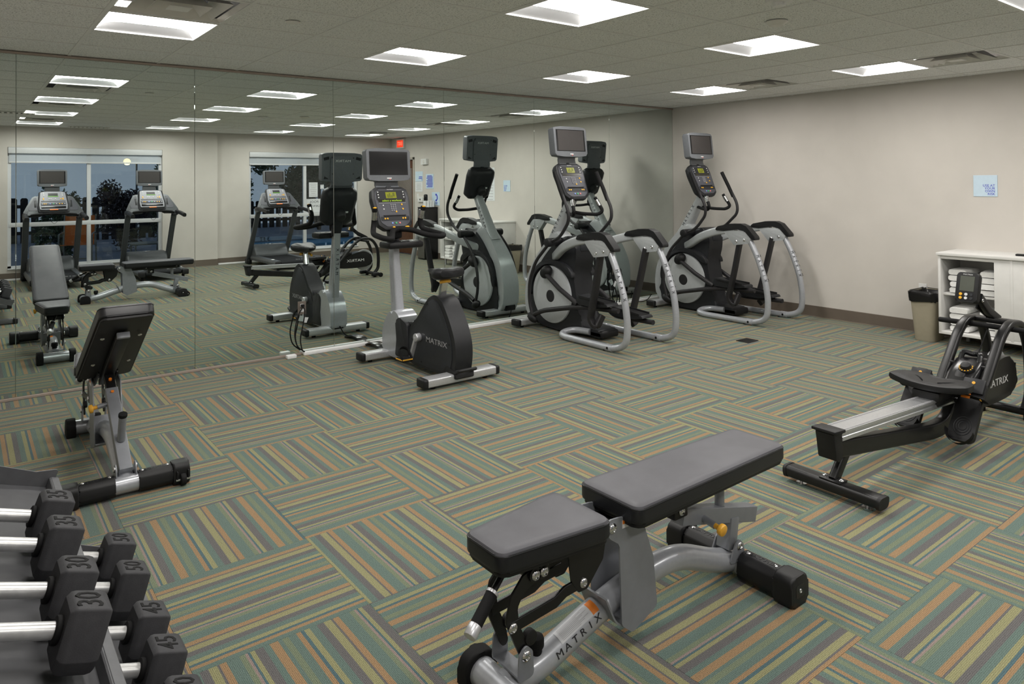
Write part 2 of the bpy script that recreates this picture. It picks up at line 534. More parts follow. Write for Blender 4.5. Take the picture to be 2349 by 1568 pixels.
# ------------------------------------------------------------------ ceiling lights
m_lens = mat('lit_lens', (255, 252, 246), 0.5, var=0.0, emit=(255, 251, 246), es=LAMP)
m_trof = mat('troffer_white', (235, 235, 233), 0.4, var=0.01)
def troffer_meshes():
    s, h = 0.2985, 0.036
    f = B()
    for sx, sy, w, d in ((0, 1, 2 * s, 0.010), (0, -1, 2 * s, 0.010), (1, 0, 0.010, 2 * s), (-1, 0, 0.010, 2 * s)):
        f.box((sx * (s - 0.005), sy * (s - 0.005), 0.002), (w, d, 0.010))
    lens = B()
    n = 12
    rows = []
    for k in range(n + 1):
        x = -0.285 + 0.57 * k / n
        z = 0.008 + h * (1 - abs(x / 0.285) ** 7) ** 0.8
        ins = 0.010 + 0.10 * (z - 0.008) / h
        rows.append((x, z, ins))
    lens.loft([[(x, -0.288 + i, z), (x, 0.288 - i, z)] for x, z, i in rows], cap=False, closed=False)
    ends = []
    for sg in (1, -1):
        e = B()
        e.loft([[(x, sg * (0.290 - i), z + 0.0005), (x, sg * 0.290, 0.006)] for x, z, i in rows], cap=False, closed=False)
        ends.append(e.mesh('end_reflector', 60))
    house = B().box((0, 0, h + 0.045), (0.58, 0.58, 0.02)).mesh('housing')
    return f.mesh('frame'), lens.mesh('lens', 60), ends, house
_tf, _tl, _te, _th = troffer_meshes()
m_endr = mat('shaded_white_reflector', (176, 177, 179), 0.5, var=0.01)  # white end panels; their shade is put into the grey base colour
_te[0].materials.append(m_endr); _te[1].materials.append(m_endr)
_cn = {0: 'over the inclined bench', 3: 'in the column over the upright bike', 6: 'in the column over the left elliptical', 9: 'in the column nearest the end wall'}
_rn = {0: 'nearest the mirrors', 3: 'second from the mirrors', 6: 'third from the mirrors', 9: 'nearest the windows'}
_cn[0] = 'in the leftmost column'
for c, r in LIGHTS:
    t = thing('ceiling_light', 'square lit ceiling troffer ' + _cn[c] + ', ' + _rn[r], 'ceiling light', (GX + (c + 0.5) * T, GY - (r + 0.5) * T, H), 0, 'square ceiling troffers')
    part('frame', _tf, m_trof, t); part('lens', _tl, m_lens, t); part('housing', _th, m_trof, t)
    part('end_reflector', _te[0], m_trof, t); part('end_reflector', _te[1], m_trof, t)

# ------------------------------------------------------------------ ceiling diffusers: nested square cones
m_vent = mat('vent_paint', (222, 220, 214), 0.5, var=0.03)
def vent_ring(a0, z0, a1, z1, t=0.004):
    b = B()
    sq = lambda a, z: [(-a, -a, z), (a, -a, z), (a, a, z), (-a, a, z)]
    b.loft([sq(a0, z0), sq(a1, z1), sq(a1 - t, z1 + t), sq(a0 - t, z0 + t), sq(a0, z0)], cap=False)
    return b.mesh('cone', 20)
_v = [vent_ring(0.298, 0.0, 0.275, 0.02), vent_ring(0.228, 0.0, 0.168, 0.055), vent_ring(0.142, -0.010, 0.088, 0.045)]
_vc = B().prism([(-0.058, -0.058), (0.058, -0.058), (0.058, 0.058), (-0.058, 0.058)], -0.010, -0.003, 'xy', 0.003).mesh('centre_plate')
_vb = B().box((0, 0, 0.09), (0.58, 0.58, 0.01)).mesh('duct')
_vl = {(0, 1): 'beside the light over the inclined bench', (0, 4): 'in the leftmost column, second from the mirrors', (0, 8): 'in the leftmost column, nearest the windows', (9, 1): 'beside the light nearest the mirror corner', (9, 4): 'above the end wall, second from the mirrors', (9, 8): 'above the door side of the end wall'}
for c, r in VENTS:
    t = thing('ceiling_vent', 'square grey ceiling air diffuser ' + _vl[(c, r)], 'air vent', (GX + (c + 0.5) * T, GY - (r + 0.5) * T, H), 0, 'square ceiling diffusers')
    for me in _v: part('cone', me, m_vent, t)
    part('centre_plate', _vc, m_vent, t); part('duct', _vb, m_dark, t)

# sprinklers, detectors
def ceiling_disc(name, label, cat, x, y, prof, m):
    b = B().lathe(prof, 20)
    o = part(name, b, m); o.location = (x, y, H); tag(o, label, cat)
    return o
ceiling_disc('sprinkler_cover', 'flat round sprinkler cover near the inclined bench light', 'sprinkler', -6.01, -2.07, [(0.001, -0.006), (0.04, -0.006), (0.043, -0.002), (0.043, 0.0)], m_vent)
ceiling_disc('smoke_detector', 'white dome smoke detector seen between mirrored lights', 'smoke detector', -4.12, -4.12, [(0.001, -0.045), (0.03, -0.042), (0.035, -0.025), (0.07, -0.022), (0.075, 0.0)], m_white)
ceiling_disc('motion_sensor', 'small grey ceiling sensor beside the smoke detector', 'sensor', -3.63, -3.80, [(0.001, -0.03), (0.04, -0.028), (0.065, -0.006), (0.065, 0.0)], m_vent)

# slotted return grilles
for k, (x, y, lab) in enumerate(((-7.10, -5.25, 'slotted return grille near the left wall'), (-5.90, -7.50, 'slotted return grille above the left window'))):
    t = thing('return_grille', lab, 'air vent', (x, y, H), 0, 'slotted return grilles')
    part('frame', B().box((0, 0.10, -0.004), (0.58, 0.02, 0.01)).box((0, -0.10, -0.004), (0.58, 0.02, 0.01)).box((0.285, 0, -0.004), (0.02, 0.2, 0.01)).box((-0.285, 0, -0.004), (0.02, 0.2, 0.01)), m_vent, t)
    part('backing', B().box((0, 0, 0.0), (0.55, 0.19, 0.002)), m_dark, t)
    for q in range(9):
        part('slat', B().box((-0.24 + 0.06 * q, 0, -0.005), (0.026, 0.185, 0.008), 0.002, (0, R(20), 0), 1), m_vent, t)
# ================================================================== gym materials
m_vinyl = mat('black_vinyl_sheen', (86, 86, 91), 0.46, spec=0.45, var=0.10, scale=9, bump=0.12, bscale=500)  # pad tops: sheen of the ceiling lights painted in as a lighter black
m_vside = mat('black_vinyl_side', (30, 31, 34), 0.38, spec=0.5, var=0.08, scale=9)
m_blk = mat('black_plastic', (21, 21, 23), 0.5, var=0.10, scale=18, bump=0.08, bscale=600)
m_gloss = mat('gloss_black_plastic', (20, 20, 22), 0.25, var=0.05)
m_steel_blk = mat('black_powder_coat', (22, 22, 23), 0.34, spec=0.5, var=0.05)
m_silver = mat('silver_powder_coat', (178, 181, 187), 0.28, metal=0.3, var=0.04, scale=60, coat=0.3)
m_grey = mat('grey_plate', (138, 141, 147), 0.38, metal=0.25, var=0.04, coat=0.15)
m_chrome = mat('bright_metal', (214, 214, 216), 0.16, metal=1.0, var=0.03)
m_alu = mat('brushed_aluminium', (204, 205, 208), 0.32, metal=0.6, var=0.06, scale=90)
m_rub = mat('black_rubber', (20, 20, 21), 0.72, spec=0.3, var=0.08)
m_yel = mat('amber_plastic', (236, 176, 62), 0.35, var=0.03)
m_ora = mat('orange_print', (232, 130, 40), 0.5, var=0.02)
m_prt = mat('white_print', (226, 226, 226), 0.5, var=0.01)
m_dprt = mat('dark_print', (38, 38, 42), 0.5, var=0.01)
m_gprt = mat('grey_print', (150, 150, 152), 0.5, var=0.01)

_bolt = B().lathe([(0.001, 0.004), (0.006, 0.0045), (0.006, 0.002)], 6).lathe([(0.006, 0.004), (0.0085, 0.0075), (0.0125, 0.006), (0.0155, 0.002), (0.0155, 0)], 14).mesh('bolt')
_bolt.materials.append(m_chrome)
def bolt(parent, p, n, s=1.0):
    o = link(bpy.data.objects.new('bolt', _bolt), parent)
    o.location = p
    o.rotation_mode = 'QUATERNION'
    o.rotation_quaternion = Vector((0, 0, 1)).rotation_difference(Vector(n).normalized())
    o.scale = (s, s, s)
    return o

def pad(t, name, poly, ztop, M, thick=0.062):
    """Upholstered pad: dark board below, vinyl sides, dished top."""
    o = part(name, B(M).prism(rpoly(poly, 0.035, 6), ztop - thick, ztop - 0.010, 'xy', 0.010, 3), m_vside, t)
    cx = sum(p[0] for p in poly) / len(poly); cy = sum(p[1] for p in poly) / len(poly)
    shr = lambda k: [(p[0] - math.copysign(k, p[0] - cx), p[1] - math.copysign(k, p[1] - cy)) for p in poly]
    rings = []
    for ins, z in ((0.001, ztop - 0.030), (0.0015, ztop - 0.014), (0.006, ztop - 0.005), (0.014, ztop - 0.001), (0.03, ztop + 0.001)):
        rings.append([(u, v, z) for u, v in rpoly(shr(ins), 0.035, 6)])
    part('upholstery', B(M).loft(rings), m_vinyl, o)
    tr = [(u, v, ztop - 0.0135) for u, v in rpoly(shr(-0.001), 0.035, 6)]
    part('piping', B(M).tube(tr, 0.0022, 6, loop=True), m_vside, o)
    part('pad_board', B(M).prism(rpoly(shr(0.008), 0.03, 4), ztop - thick - 0.014, ztop - thick + 0.001, 'xy', 0.004), m_blk, o)
    return o

def bench(label, loc, rz, incline):
    t = thing('weight_bench', label, 'weight bench', loc, rz, 'adjustable weight benches')
    # cross tubes
    part('front_tube', B().cyl((0, -0.10, 0.047), (0, 0.10, 0.047), 0.044, n=24), m_silver, t)
    for s in (-1, 1):
        b = B().prism(rpoly([(-0.058, 0.0), (0.058, 0.0), (0.058, 0.104), (-0.058, 0.104)], [0.012, 0.012, 0.05, 0.05], 7), s * 0.095, s * 0.145, 'xz', 0.010, 3)
        part('front_foot', b, m_rub, t)
    part('rear_tube', B().cyl((1.14, -0.26, 0.052), (1.14, 0.26, 0.052), 0.042, n=24), m_silver, t)
    for s in (-1, 1):
        g = part('foot_grip', B().prism(rpoly([(-0.052, 0.035), (-0.045, 0.082), (-0.02, 0.103), (0.02, 0.103), (0.045, 0.082), (0.052, 0.035), (0.04, 0.012), (-0.04, 0.012)], 0.012, 3), s * 0.052, s * 0.205, 'xz', 0.008, 2, Matrix.Translation((1.14, 0, 0))), m_blk, t)
        part('foot_lettering', B().text('MATRIX', 0.026, frame((1.14, s * 0.128, 0.1035), (0, -1, 0), (1, 0, 0)), sx=1.5), m_vside, g)
        bolt(g, (1.14, s * 0.072, 0.103), (0, 0, 1), 0.55); bolt(g, (1.14, s * 0.188, 0.103), (0, 0, 1), 0.55)
        c = part('end_cap', B().prism(rpoly([(-0.056, 0.001), (0.056, 0.001), (0.056, 0.108), (-0.056, 0.108)], [0.02, 0.02, 0.032, 0.032], 6), s * 0.207, s * 0.285, 'xz', 0.010, 3, Matrix.Translation((1.14, 0, 0))), m_blk, t)
        part('cap_recess', B().prism(rrect(0.055, 0.045, 0.01), s * 0.2845, s * 0.286, 'xz', 0, M=Matrix.Translation((1.14, 0, 0.055))), m_steel_blk, c)
        bolt(c, (1.14, s * 0.286, 0.055), (0, s, 0), 0.5)
        if s > 0:
            w = part('transport_wheel', B().cyl((1.205, 0.262, 0.032), (1.205, 0.236, 0.032), 0.030, n=24, bev=0.006), m_rub, t)
            part('wheel_fork', B().box((1.18, 0.275, 0.05), (0.06, 0.008, 0.05), 0.004).box((1.18, 0.223, 0.05), (0.06, 0.008, 0.05), 0.004), m_blk, w)
            part('axle', B().cyl((1.205, 0.283, 0.032), (1.205, 0.215, 0.032), 0.006, n=10), m_chrome, w)
    # spine
    path = [(0.0, 0, 0.05), (0.13, 0, 0.055), (0.40, 0, 0.135), (0.62, 0, 0.178), (0.80, 0, 0.178), (1.02, 0, 0.085), (1.13, 0, 0.055)]
    sp = part('main_tube', B().tube(path, 0.043, 24, fil=0.10, seg=7), m_silver, t)
    # lettering and warning label wrapped on the rising tube
    d = Vector((0.27, 0, 0.08)).normalized(); up = Vector((-d.z, 0, d.x))
    def on_tube(s, ang, r):       # s along tube from (0.13, 0.055); ang from top towards -y
        c = Vector((0.13, 0, 0.055)) + d * s
        return c + up * (r * math.cos(ang)) + Vector((0, -1, 0)) * (r * math.sin(ang))
    def wrap(s0, s1, a0, a1, r=0.0438, n=6):
        return B().loft([[on_tube(s, a0 + (a1 - a0) * k / n, r) for k in range(n + 1)] for s in (s0, s1)], cap=False, closed=False)
    lb = part('warning_label', wrap(0.095, 0.235, R(-8), R(52)), mat('label_paper', (206, 208, 212), 0.45, var=0.02), sp)
    part('label_header', wrap(0.235, 0.262, R(-8), R(52), 0.0439), m_ora, lb)
    for k in range(9):
        part('label_line', wrap(0.105, 0.225 - 0.02 * (k % 3), R(-2 + 5.6 * k), R(-0.6 + 5.6 * k), 0.0440, 1), m_gprt, lb)
    tb = B()
    for k, ch in enumerate('MATRIX'):
        s = 0.075 + k * 0.034
        o = on_tube(s, R(74), 0.0434); n = (on_tube(s, R(74), 1) - on_tube(s, R(74), 0)).normalized()
        tb.text(ch, 0.031, frame(o, d, n.cross(d)), sx=1.2, ext=0.0005)
    part('tube_lettering', tb, m_dprt, sp)
    # upright U bracket of two plates
    plate = rpoly([(0.368, 0.418), (0.384, 0.452), (0.43, 0.448), (0.535, 0.43), (0.595, 0.27), (0.612, 0.10), (0.49, 0.055), (0.44, 0.095), (0.432, 0.36), (0.39, 0.39)], 0.016, 4)
    br = part('upright_bracket', B().prism(plate, -0.072, -0.066, 'xz', 0.0015, 1).prism(plate, 0.066, 0.072, 'xz', 0.0015, 1), m_grey, t)
    part('bracket_web', B().sweep([(0.615, 0, 0.11), (0.50, 0, 0.062), (0.42, 0, 0.105), (0.375, 0, 0.20)], [(-0.066, -0.003), (0.066, -0.003), (0.066, 0.003), (-0.066, 0.003)], fil=0.03), m_grey, br)
    for s in (-1, 1):
        bolt(br, (0.40, s * 0.072, 0.422), (0, s, 0), 1.1)
    part('warning_sticker', B().box((0.475, -0.0725, 0.421), (0.06, 0.001, 0.026)), m_prt, br)
    part('sticker_header', B().box((0.468, -0.0732, 0.428), (0.045, 0.001, 0.012)), m_ora, br)
    # seat with its frame
    pad(t, 'seat_pad', [(-0.066, -0.092), (0.340, -0.139), (0.340, 0.139), (-0.066, 0.092)], 0.497, Matrix())
    fr = rpoly([(0.415, 0.44), (0.385, 0.395), (0.37, 0.33), (0.30, 0.26), (0.262, 0.26), (0.235, 0.30), (0.22, 0.405), (0.10, 0.405), (0.06, 0.41), (0.06, 0.42), (0.40, 0.42)], 0.012, 3)
    sf = part('seat_frame', B().prism(fr, -0.058, -0.050, 'xz', 0.001, 1).prism(fr, 0.050, 0.058, 'xz', 0.001, 1).box((0.17, 0, 0.409), (0.22, 0.12, 0.006)), m_steel_blk, t)
    for p in ((0.085, 0.378), (0.118, 0.378)):
        part('bolt_tab', B().cyl((p[0], -0.064, p[1]), (p[0], 0.064, p[1]), 0.022, n=18), m_steel_blk, sf)
        bolt(sf, (p[0], -0.064, p[1]), (0, -1, 0)); bolt(sf, (p[0], 0.064, p[1]), (0, 1, 0))
    arm = rpoly([(0.10, 0.40), (0.045, 0.385), (0.00, 0.34), (-0.02, 0.27), (0.0, 0.225), (0.045, 0.125), (0.068, 0.135), (0.052, 0.20), (0.028, 0.25), (0.022, 0.30), (0.045, 0.335), (0.11, 0.36)], 0.015, 4)
    fa = part('front_arm', B().prism(arm, -0.056, -0.048, 'xz', 0.001, 1).prism(arm, 0.048, 0.056, 'xz', 0.001, 1), m_steel_blk, t)
    bolt(fa, (0.004, -0.057, 0.250), (0, -1, 0)); bolt(fa, (0.004, 0.057, 0.250), (0, 1, 0))
    for s in (-1, 1):
        part('stop_disc', B().cyl((0.07, s * 0.062, 0.198), (0.07, s * 0.040, 0.198), 0.022, n=18, bev=0.003), m_blk, fa)
    lk = part('link_bar', B().sweep([(0.004, -0.052, 0.250), (0.17, -0.052, 0.262), (0.21, -0.052, 0.280), (0.285, -0.052, 0.285)], rrect(0.010, 0.034, 0.003), up=(0, 0, 1)).sweep([(0.004, 0.052, 0.250), (0.17, 0.052, 0.262), (0.21, 0.052, 0.280), (0.285, 0.052, 0.285)], rrect(0.010, 0.034, 0.003), up=(0, 0, 1)), m_steel_blk, t)
    bolt(lk, (0.283, -0.058, 0.284), (0, -1, 0)); bolt(lk, (0.283, 0.058, 0.284), (0, 1, 0))
    fb = rpoly([(0.015, 0.09), (0.075, 0.09), (0.07, 0.165), (0.045, 0.192), (0.02, 0.165)], 0.016, 4)
    ft = part('front_bracket', B().prism(fb, -0.066, -0.060, 'xz', 0.001, 1).prism(fb, 0.060, 0.066, 'xz', 0.001, 1).box((0.045, 0, 0.098), (0.05, 0.12, 0.006)), m_grey, t)
    bolt(ft, (0.045, -0.066, 0.158), (0, -1, 0), 1.05); bolt(ft, (0.045, 0.066, 0.158), (0, 1, 0), 1.05)
    part('rubber_stop', B().cyl((0.135, 0, 0.095), (0.135, 0, 0.118), 0.020, n=18).cyl((0.135, 0, 0.113), (0.135, 0, 0.150), 0.026, n=20, bev=0.008), m_rub, t)
    hg = part('handle_grip', B().cyl((-0.052, -0.03, 0.356), (-0.125, -0.055, 0.308), 0.018, n=20), m_rub, t)
    part('handle_rod', B().cyl((0.03, 0.0, 0.40), (-0.052, -0.03, 0.356), 0.010, n=14), m_steel_blk, hg)
    part('handle_ring', B().cyl((-0.046, -0.028, 0.360), (-0.053, -0.0303, 0.3555), 0.0195, n=20), m_alu, hg)
    part('handle_tip', B().cyl((-0.125, -0.055, 0.308), (-0.153, -0.0646, 0.2896), 0.0195, n=20, bev=0.003), m_alu, hg)
    # backrest
    Mb = Matrix.Translation((0.42, 0, 0.415)) @ Matrix.Rotation(-incline, 4, 'Y') @ Matrix.Translation((-0.42, 0, -0.415))
    bp = pad(t, 'back_pad', [(0.448, -0.140), (1.325, -0.125), (1.325, 0.125), (0.448, 0.140)], 0.497, Mb)
    part('pad_rail', B(Mb).box((0.80, 0, 0.394), (0.70, 0.062, 0.034), 0.004), m_steel_blk, bp)
    part('rail_end', B(Mb).box((1.155, 0, 0.394), (0.02, 0.06, 0.032), 0.004), m_grey, bp)
    for x in (0.72, 1.10):
        for s in (-1, 1):
            bolt(bp, Mb @ Vector((x, s * 0.085, 0.409)), Mb.to_3x3() @ Vector((0, 0, -1)), 0.7)
    part('back_hinge', B(Mb).prism(rpoly([(0.385, 0.395), (0.385, 0.44), (0.50, 0.41), (0.60, 0.41), (0.60, 0.385), (0.45, 0.385)], 0.01, 3), -0.05, -0.042, 'xz').prism(rpoly([(0.385, 0.395), (0.385, 0.44), (0.50, 0.41), (0.60, 0.41), (0.60, 0.385), (0.45, 0.385)], 0.01, 3), 0.042, 0.05, 'xz'), m_steel_blk, bp)
    # adjusting strut on its hinge
    hb = rpoly([(1.055, 0.075), (1.16, 0.06), (1.145, 0.13), (1.12, 0.155), (1.095, 0.14)], 0.012, 3)
    hg2 = part('hinge_bracket', B().prism(hb, -0.047, -0.041, 'xz', 0.001, 1), m_grey, t); part('hinge_bracket', B().prism(hb, 0.041, 0.047, 'xz', 0.001, 1), m_grey, t)
    bolt(hg2, (1.12, -0.047, 0.128), (0, -1, 0)); bolt(hg2, (1.12, 0.047, 0.128), (0, 1, 0))
    if incline < 0.1:
        a, e = Vector((0.815, 0, 0.318)), Vector((1.265, 0, 0.200))
        pb, pt = Vector((1.06, 0, 0.25)), Vector((1.06, 0, 0.40))
        kn = Vector((0.93, 0, 0.285))
        st = part('strut', B().sweep([a, e], rrect(0.052, 0.060, 0.004), up=(0, 0, 1)), m_grey, t)
        part('strut_stem', B().box((1.11, 0, 0.17), (0.05, 0.06, 0.12), 0.003, (0, R(10), 0)), m_grey, st)
        part('slider', B().box((0.79, 0, 0.352), (0.075, 0.07, 0.055), 0.006), m_steel_blk, st)
        bolt(st, (0.79, -0.036, 0.352), (0, -1, 0)); bolt(st, (0.79, 0.036, 0.352), (0, 1, 0))
    else:
        a, e = Vector((1.10, 0, 0.125)), Vector((0.60, 0, 0.475))
        dd = (e - a).normalized()
        st = part('strut', B().sweep([a - dd * 0.03, a + dd * 0.50], rrect(0.052, 0.060, 0.004), up=(0, 1, 0)), m_grey, t)
        part('strut_slider', B().sweep([a + dd * 0.40, e], rrect(0.040, 0.048, 0.003), up=(0, 1, 0)), m_steel_blk, st)
        for k in (0.47, 0.56):
            nrm = Vector((-dd.z, 0, dd.x)) * -1
            q = a + dd * k + nrm * 0.0305
            part('pin_hole', B().cyl(q - nrm * 0.01, q + nrm * 0.0005, 0.008, n=14), m_ora, st)
        pb = a + dd * 0.16 + Vector((0.03, 0, 0.02)); pt = pb + Vector((0.05, 0, 0.135))
        kn = a + dd * 0.42
    po = part('stop_post', B().cyl(pb - (pt - pb) * 0.05, pt, 0.0185, n=20), m_grey, st)
    part('post_cap', B().cyl(pt - (pt - pb).normalized() * 0.012, pt + (pt - pb).normalized() * 0.008, 0.021, n=20, bev=0.004), m_rub, po)
    kb = part('pull_pin', B().cyl(kn, kn + Vector((0, -0.075, -0.012)), 0.013, n=16), m_grey, st)
    part('pull_knob', B().cyl(kn + Vector((0, -0.075, -0.012)), kn + Vector((0, -0.098, -0.0155)), 0.010, n=14).cyl(kn + Vector((0, -0.095, -0.015)), kn + Vector((0, -0.115, -0.018)), 0.022, n=20, bev=0.006), m_yel, kb)
    return t

bench('flat padded weight bench standing in the foreground', (-6.32, -4.535, 0), 0.0, 0.0)
bench('inclined weight bench seen from behind beside the mirrors', (-6.93, -1.10, 0), R(-90), R(31))
# ================================================================== screens, consoles and the upright bike
m_tvb = mat('charcoal_shell', (106, 109, 113), 0.42, spec=0.4, var=0.04, scale=40, bump=0.05, bscale=700)
m_shell = mat('black_shell', (38, 39, 42), 0.45, spec=0.4, var=0.06, scale=30, bump=0.06, bscale=700)
m_shell2 = mat('charcoal_side_panel', (46, 48, 52), 0.5, spec=0.35, var=0.08, scale=25, bump=0.08, bscale=700)
m_cons = mat('console_face', (74, 75, 82), 0.45, var=0.04)
m_screen = mat('dark_screen', (13, 13, 14), 0.16, spec=0.4, var=0.02)
m_screen2 = mat('matt_screen', (64, 61, 60), 0.5, spec=0.3, var=0.03)
m_lcd = mat('olive_lcd', (120, 124, 30), 0.3, var=0.06, emit=(130, 134, 30), es=0.25)
m_led = mat('green_led', (120, 150, 30), 0.4, var=0.02, emit=(140, 170, 30), es=0.8)
m_ledoff = mat('dark_strip', (42, 40, 34), 0.25, var=0.02)
m_btnw = mat('white_button', (222, 222, 222), 0.4, var=0.01)
m_btny = mat('amber_button', (240, 180, 40), 0.4, var=0.01)
m_btnb = mat('blue_button', (120, 150, 215), 0.4, var=0.01)
m_btng = mat('green_button', (70, 175, 110), 0.4, var=0.01)
m_btnr = mat('red_button', (215, 120, 120), 0.4, var=0.01)
m_red = mat('red_led', (230, 60, 40), 0.4, var=0.01, emit=(255, 60, 30), es=1.0)

def tv(t, c, w, h, tilt, screen, depth=0.06):
    """TV screen unit facing -y (towards the user); c is its centre; tilt leans the top forward."""
    M = Matrix.Translation(c) @ Matrix.Rotation(-tilt, 4, 'X')
    poly = rpoly([(-w / 2, -h * 0.46), (-w * 0.25, -h / 2), (w * 0.25, -h / 2), (w / 2, -h * 0.46), (w / 2 + 0.004, h * 0.46), (w * 0.3, h / 2), (-w * 0.3, h / 2), (-w / 2 - 0.004, h * 0.46)], 0.022, 4)
    o = part('screen_housing', B(M).prism(poly, -depth / 2, depth / 2, 'xz', 0.012, 3), m_tvb, t)
    sw, sh = w * 0.89, h * 0.72
    part('screen_bezel', B(M).box((0, -depth / 2 - 0.0005, 0.012), (sw, 0.004, sh), 0.002, seg=1), m_gloss, o)
    part('screen', B(M).box((0, -depth / 2 - 0.0022, 0.012), (sw * 0.90 if screen is m_screen2 else sw * 0.96, 0.003, sh * 0.93)), screen, o)
    part('nameplate', B(M).box((0, -depth / 2 - 0.001, -h * 0.415), (0.045, 0.004, 0.010)), m_prt, o)
    part('power_light', B(M).box((0.008, -depth / 2 - 0.001, -h * 0.45), (0.008, 0.004, 0.004)), m_red, o)
    bk = part('back_panel', B(M).prism(rpoly([(-w * 0.30, -h * 0.43), (-w * 0.30, h * 0.30), (-w * 0.25, h * 0.40), (w * 0.25, h * 0.40), (w * 0.30, h * 0.30), (w * 0.30, -h * 0.43), (w * 0.18, -h * 0.62), (-w * 0.18, -h * 0.62)], 0.012, 3), depth / 2 - 0.004, depth / 2 + 0.012, 'xz', 0.004), m_tvb, o)
    part('back_lettering', B(M).text('MATRIX', 0.034, frame((0, depth / 2 + 0.0122, h * 0.22), (-1, 0, 0), (0, 0, 1)), sx=1.35), m_prt, bk)
    for sx in (-1, 1):
        part('vent_slot', B(M).box((sx * w * 0.40, depth / 2, h * 0.30), (w * 0.13, 0.003, h * 0.10), 0.001, (0, sx * R(14), 0), 1), m_shell, bk)
        part('lower_notch', B(M).prism([(sx * w * 0.33, -h * 0.40), (sx * w * 0.46, -h * 0.40), (sx * w * 0.44, -h * 0.30)], depth / 2 - 0.001, depth / 2 + 0.002, 'xz'), m_shell, bk)
        for sz in (0.33, -0.22):
            part('screw', B(M).cyl((sx * w * 0.26, depth / 2 + 0.010, h * sz), (sx * w * 0.26, depth / 2 + 0.0125, h * sz), 0.006, n=10), m_shell, bk)
    return o

def console(t, c, tilt, text=None):
    """Cardio console, 0.38 wide and 0.42 high, facing -y; tilt leans the top forward."""
    M = Matrix.Translation(c) @ Matrix.Rotation(-tilt, 4, 'X')
    outline = [(-0.105, -0.20), (0.105, -0.20), (0.165, -0.155), (0.188, 0.10), (0.178, 0.175), (0.13, 0.205), (-0.13, 0.205), (-0.178, 0.175), (-0.188, 0.10), (-0.165, -0.155)]
    f = lambda k, y: [(u * k, y, v * k) for u, v in rpoly(outline, 0.03, 4)]
    o = part('console_shell', B(M).loft([f(0.90, -0.030), f(0.985, -0.024), f(1.0, -0.012), f(1.0, 0.02), f(0.93, 0.055), f(0.72, 0.085)]), m_shell, t)
    k = 0.86
    fp = part('console_face', B(M).prism(rpoly([(u * k, v * k) for u, v in outline], 0.03, 4), -0.034, -0.029, 'xz', 0.0015, 1), m_cons, o)
    y = -0.0352
    B1 = lambda: B(M)
    part('data_window', B1().prism(rpoly([(-0.145, 0.075), (0.145, 0.075), (0.142, 0.150), (0.12, 0.166), (-0.12, 0.166), (-0.142, 0.150)], 0.01), y - 0.0012, y + 0.001, 'xz'), m_shell, fp)
    part('lcd', B1().box((0, y - 0.0016, 0.120), (0.105, 0.002, 0.058)), m_lcd, fp)
    part('lcd_bars', B1().box((-0.03, y - 0.0027, 0.112), (0.012, 0.001, 0.030)).box((-0.012, y - 0.0027, 0.118), (0.012, 0.001, 0.042)).box((0.006, y - 0.0027, 0.108), (0.012, 0.001, 0.022)).box((0.026, y - 0.0027, 0.124), (0.020, 0.001, 0.034)), mat('dark_olive', (92, 96, 26), 0.4, var=0.02), fp, kind='stuff')
    part('message_strip', B1().box((0, y - 0.0014, 0.068), (0.265, 0.002, 0.026)), m_ledoff, fp)
    if text:
        part('message', B1().text(text, 0.0285, frame((0, y - 0.0026, 0.0685), (1, 0, 0), (0, 0, 1)), ext=0.0003, sx=1.0, bold=0.006), m_led, fp)
    part('nameplate', B1().text('MATRIX', 0.012, frame((0, y - 0.0015, 0.173), (1, 0, 0), (0, 0, 1)), ext=0.0004, sx=1.4), m_prt, fp)
    part('label_strip', B1().box((0, y, 0.047), (0.27, 0.0015, 0.012)), mat('mid_grey_strip', (104, 105, 110), 0.5, var=0.02), fp)
    part('ledge', B1().box((0, y - 0.004, -0.072), (0.22, 0.012, 0.010), 0.003), m_shell, fp)
    part('lower_panel', B1().prism(rpoly([(-0.14, -0.080), (0.14, -0.080), (0.135, -0.118), (-0.135, -0.118)], 0.008), y - 0.0012, y + 0.001, 'xz'), m_shell, fp)
    def dots(name, m, pts, r=0.0058):
        b = B1()
        for u, v in pts:
            b.cyl((u, y + 0.001, v), (u, y - 0.0035, v), r, n=10)
        part(name, b, m, fp, kind='stuff')
    dots('white_buttons', m_btnw, [(-0.125, z) for z in (0.150, 0.125, 0.100)] + [(0.125, z) for z in (0.150, 0.125, 0.100)] + [(-0.095, 0.025), (-0.095, -0.010)])
    dots('number_keys', mat('grey_key', (128, 128, 132), 0.5, var=0.02), [(x, z) for x in (-0.018, 0.002, 0.022) for z in (0.030, 0.012, -0.006, -0.024)], 0.0075)
    dots('amber_buttons', m_btny, [(0.090, 0.030), (0.094, -0.012), (0.024, -0.036), (-0.10, -0.099), (-0.076, -0.099), (0.076, -0.099), (0.10, -0.099)], 0.0078)
    dots('blue_button', m_btnb, [(-0.036, -0.142)], 0.0085); dots('green_button', m_btng, [(0, -0.142)], 0.0085); dots('red_button', m_btnr, [(0.036, -0.142)], 0.0085)
    # back: fan bump and badge
    part('console_boss', B1().cyl((0, 0.06, -0.05), (0, 0.13, -0.08), 0.07, 0.05, n=20, bev=0.01), m_shell, o)
    part('badge', B1().box((0.06, 0.086, -0.03), (0.05, 0.002, 0.018)), m_prt, o)
    part('camera_hood', B1().box((0, -0.01, 0.200), (0.05, 0.04, 0.024), 0.006), m_shell, o)
    return o

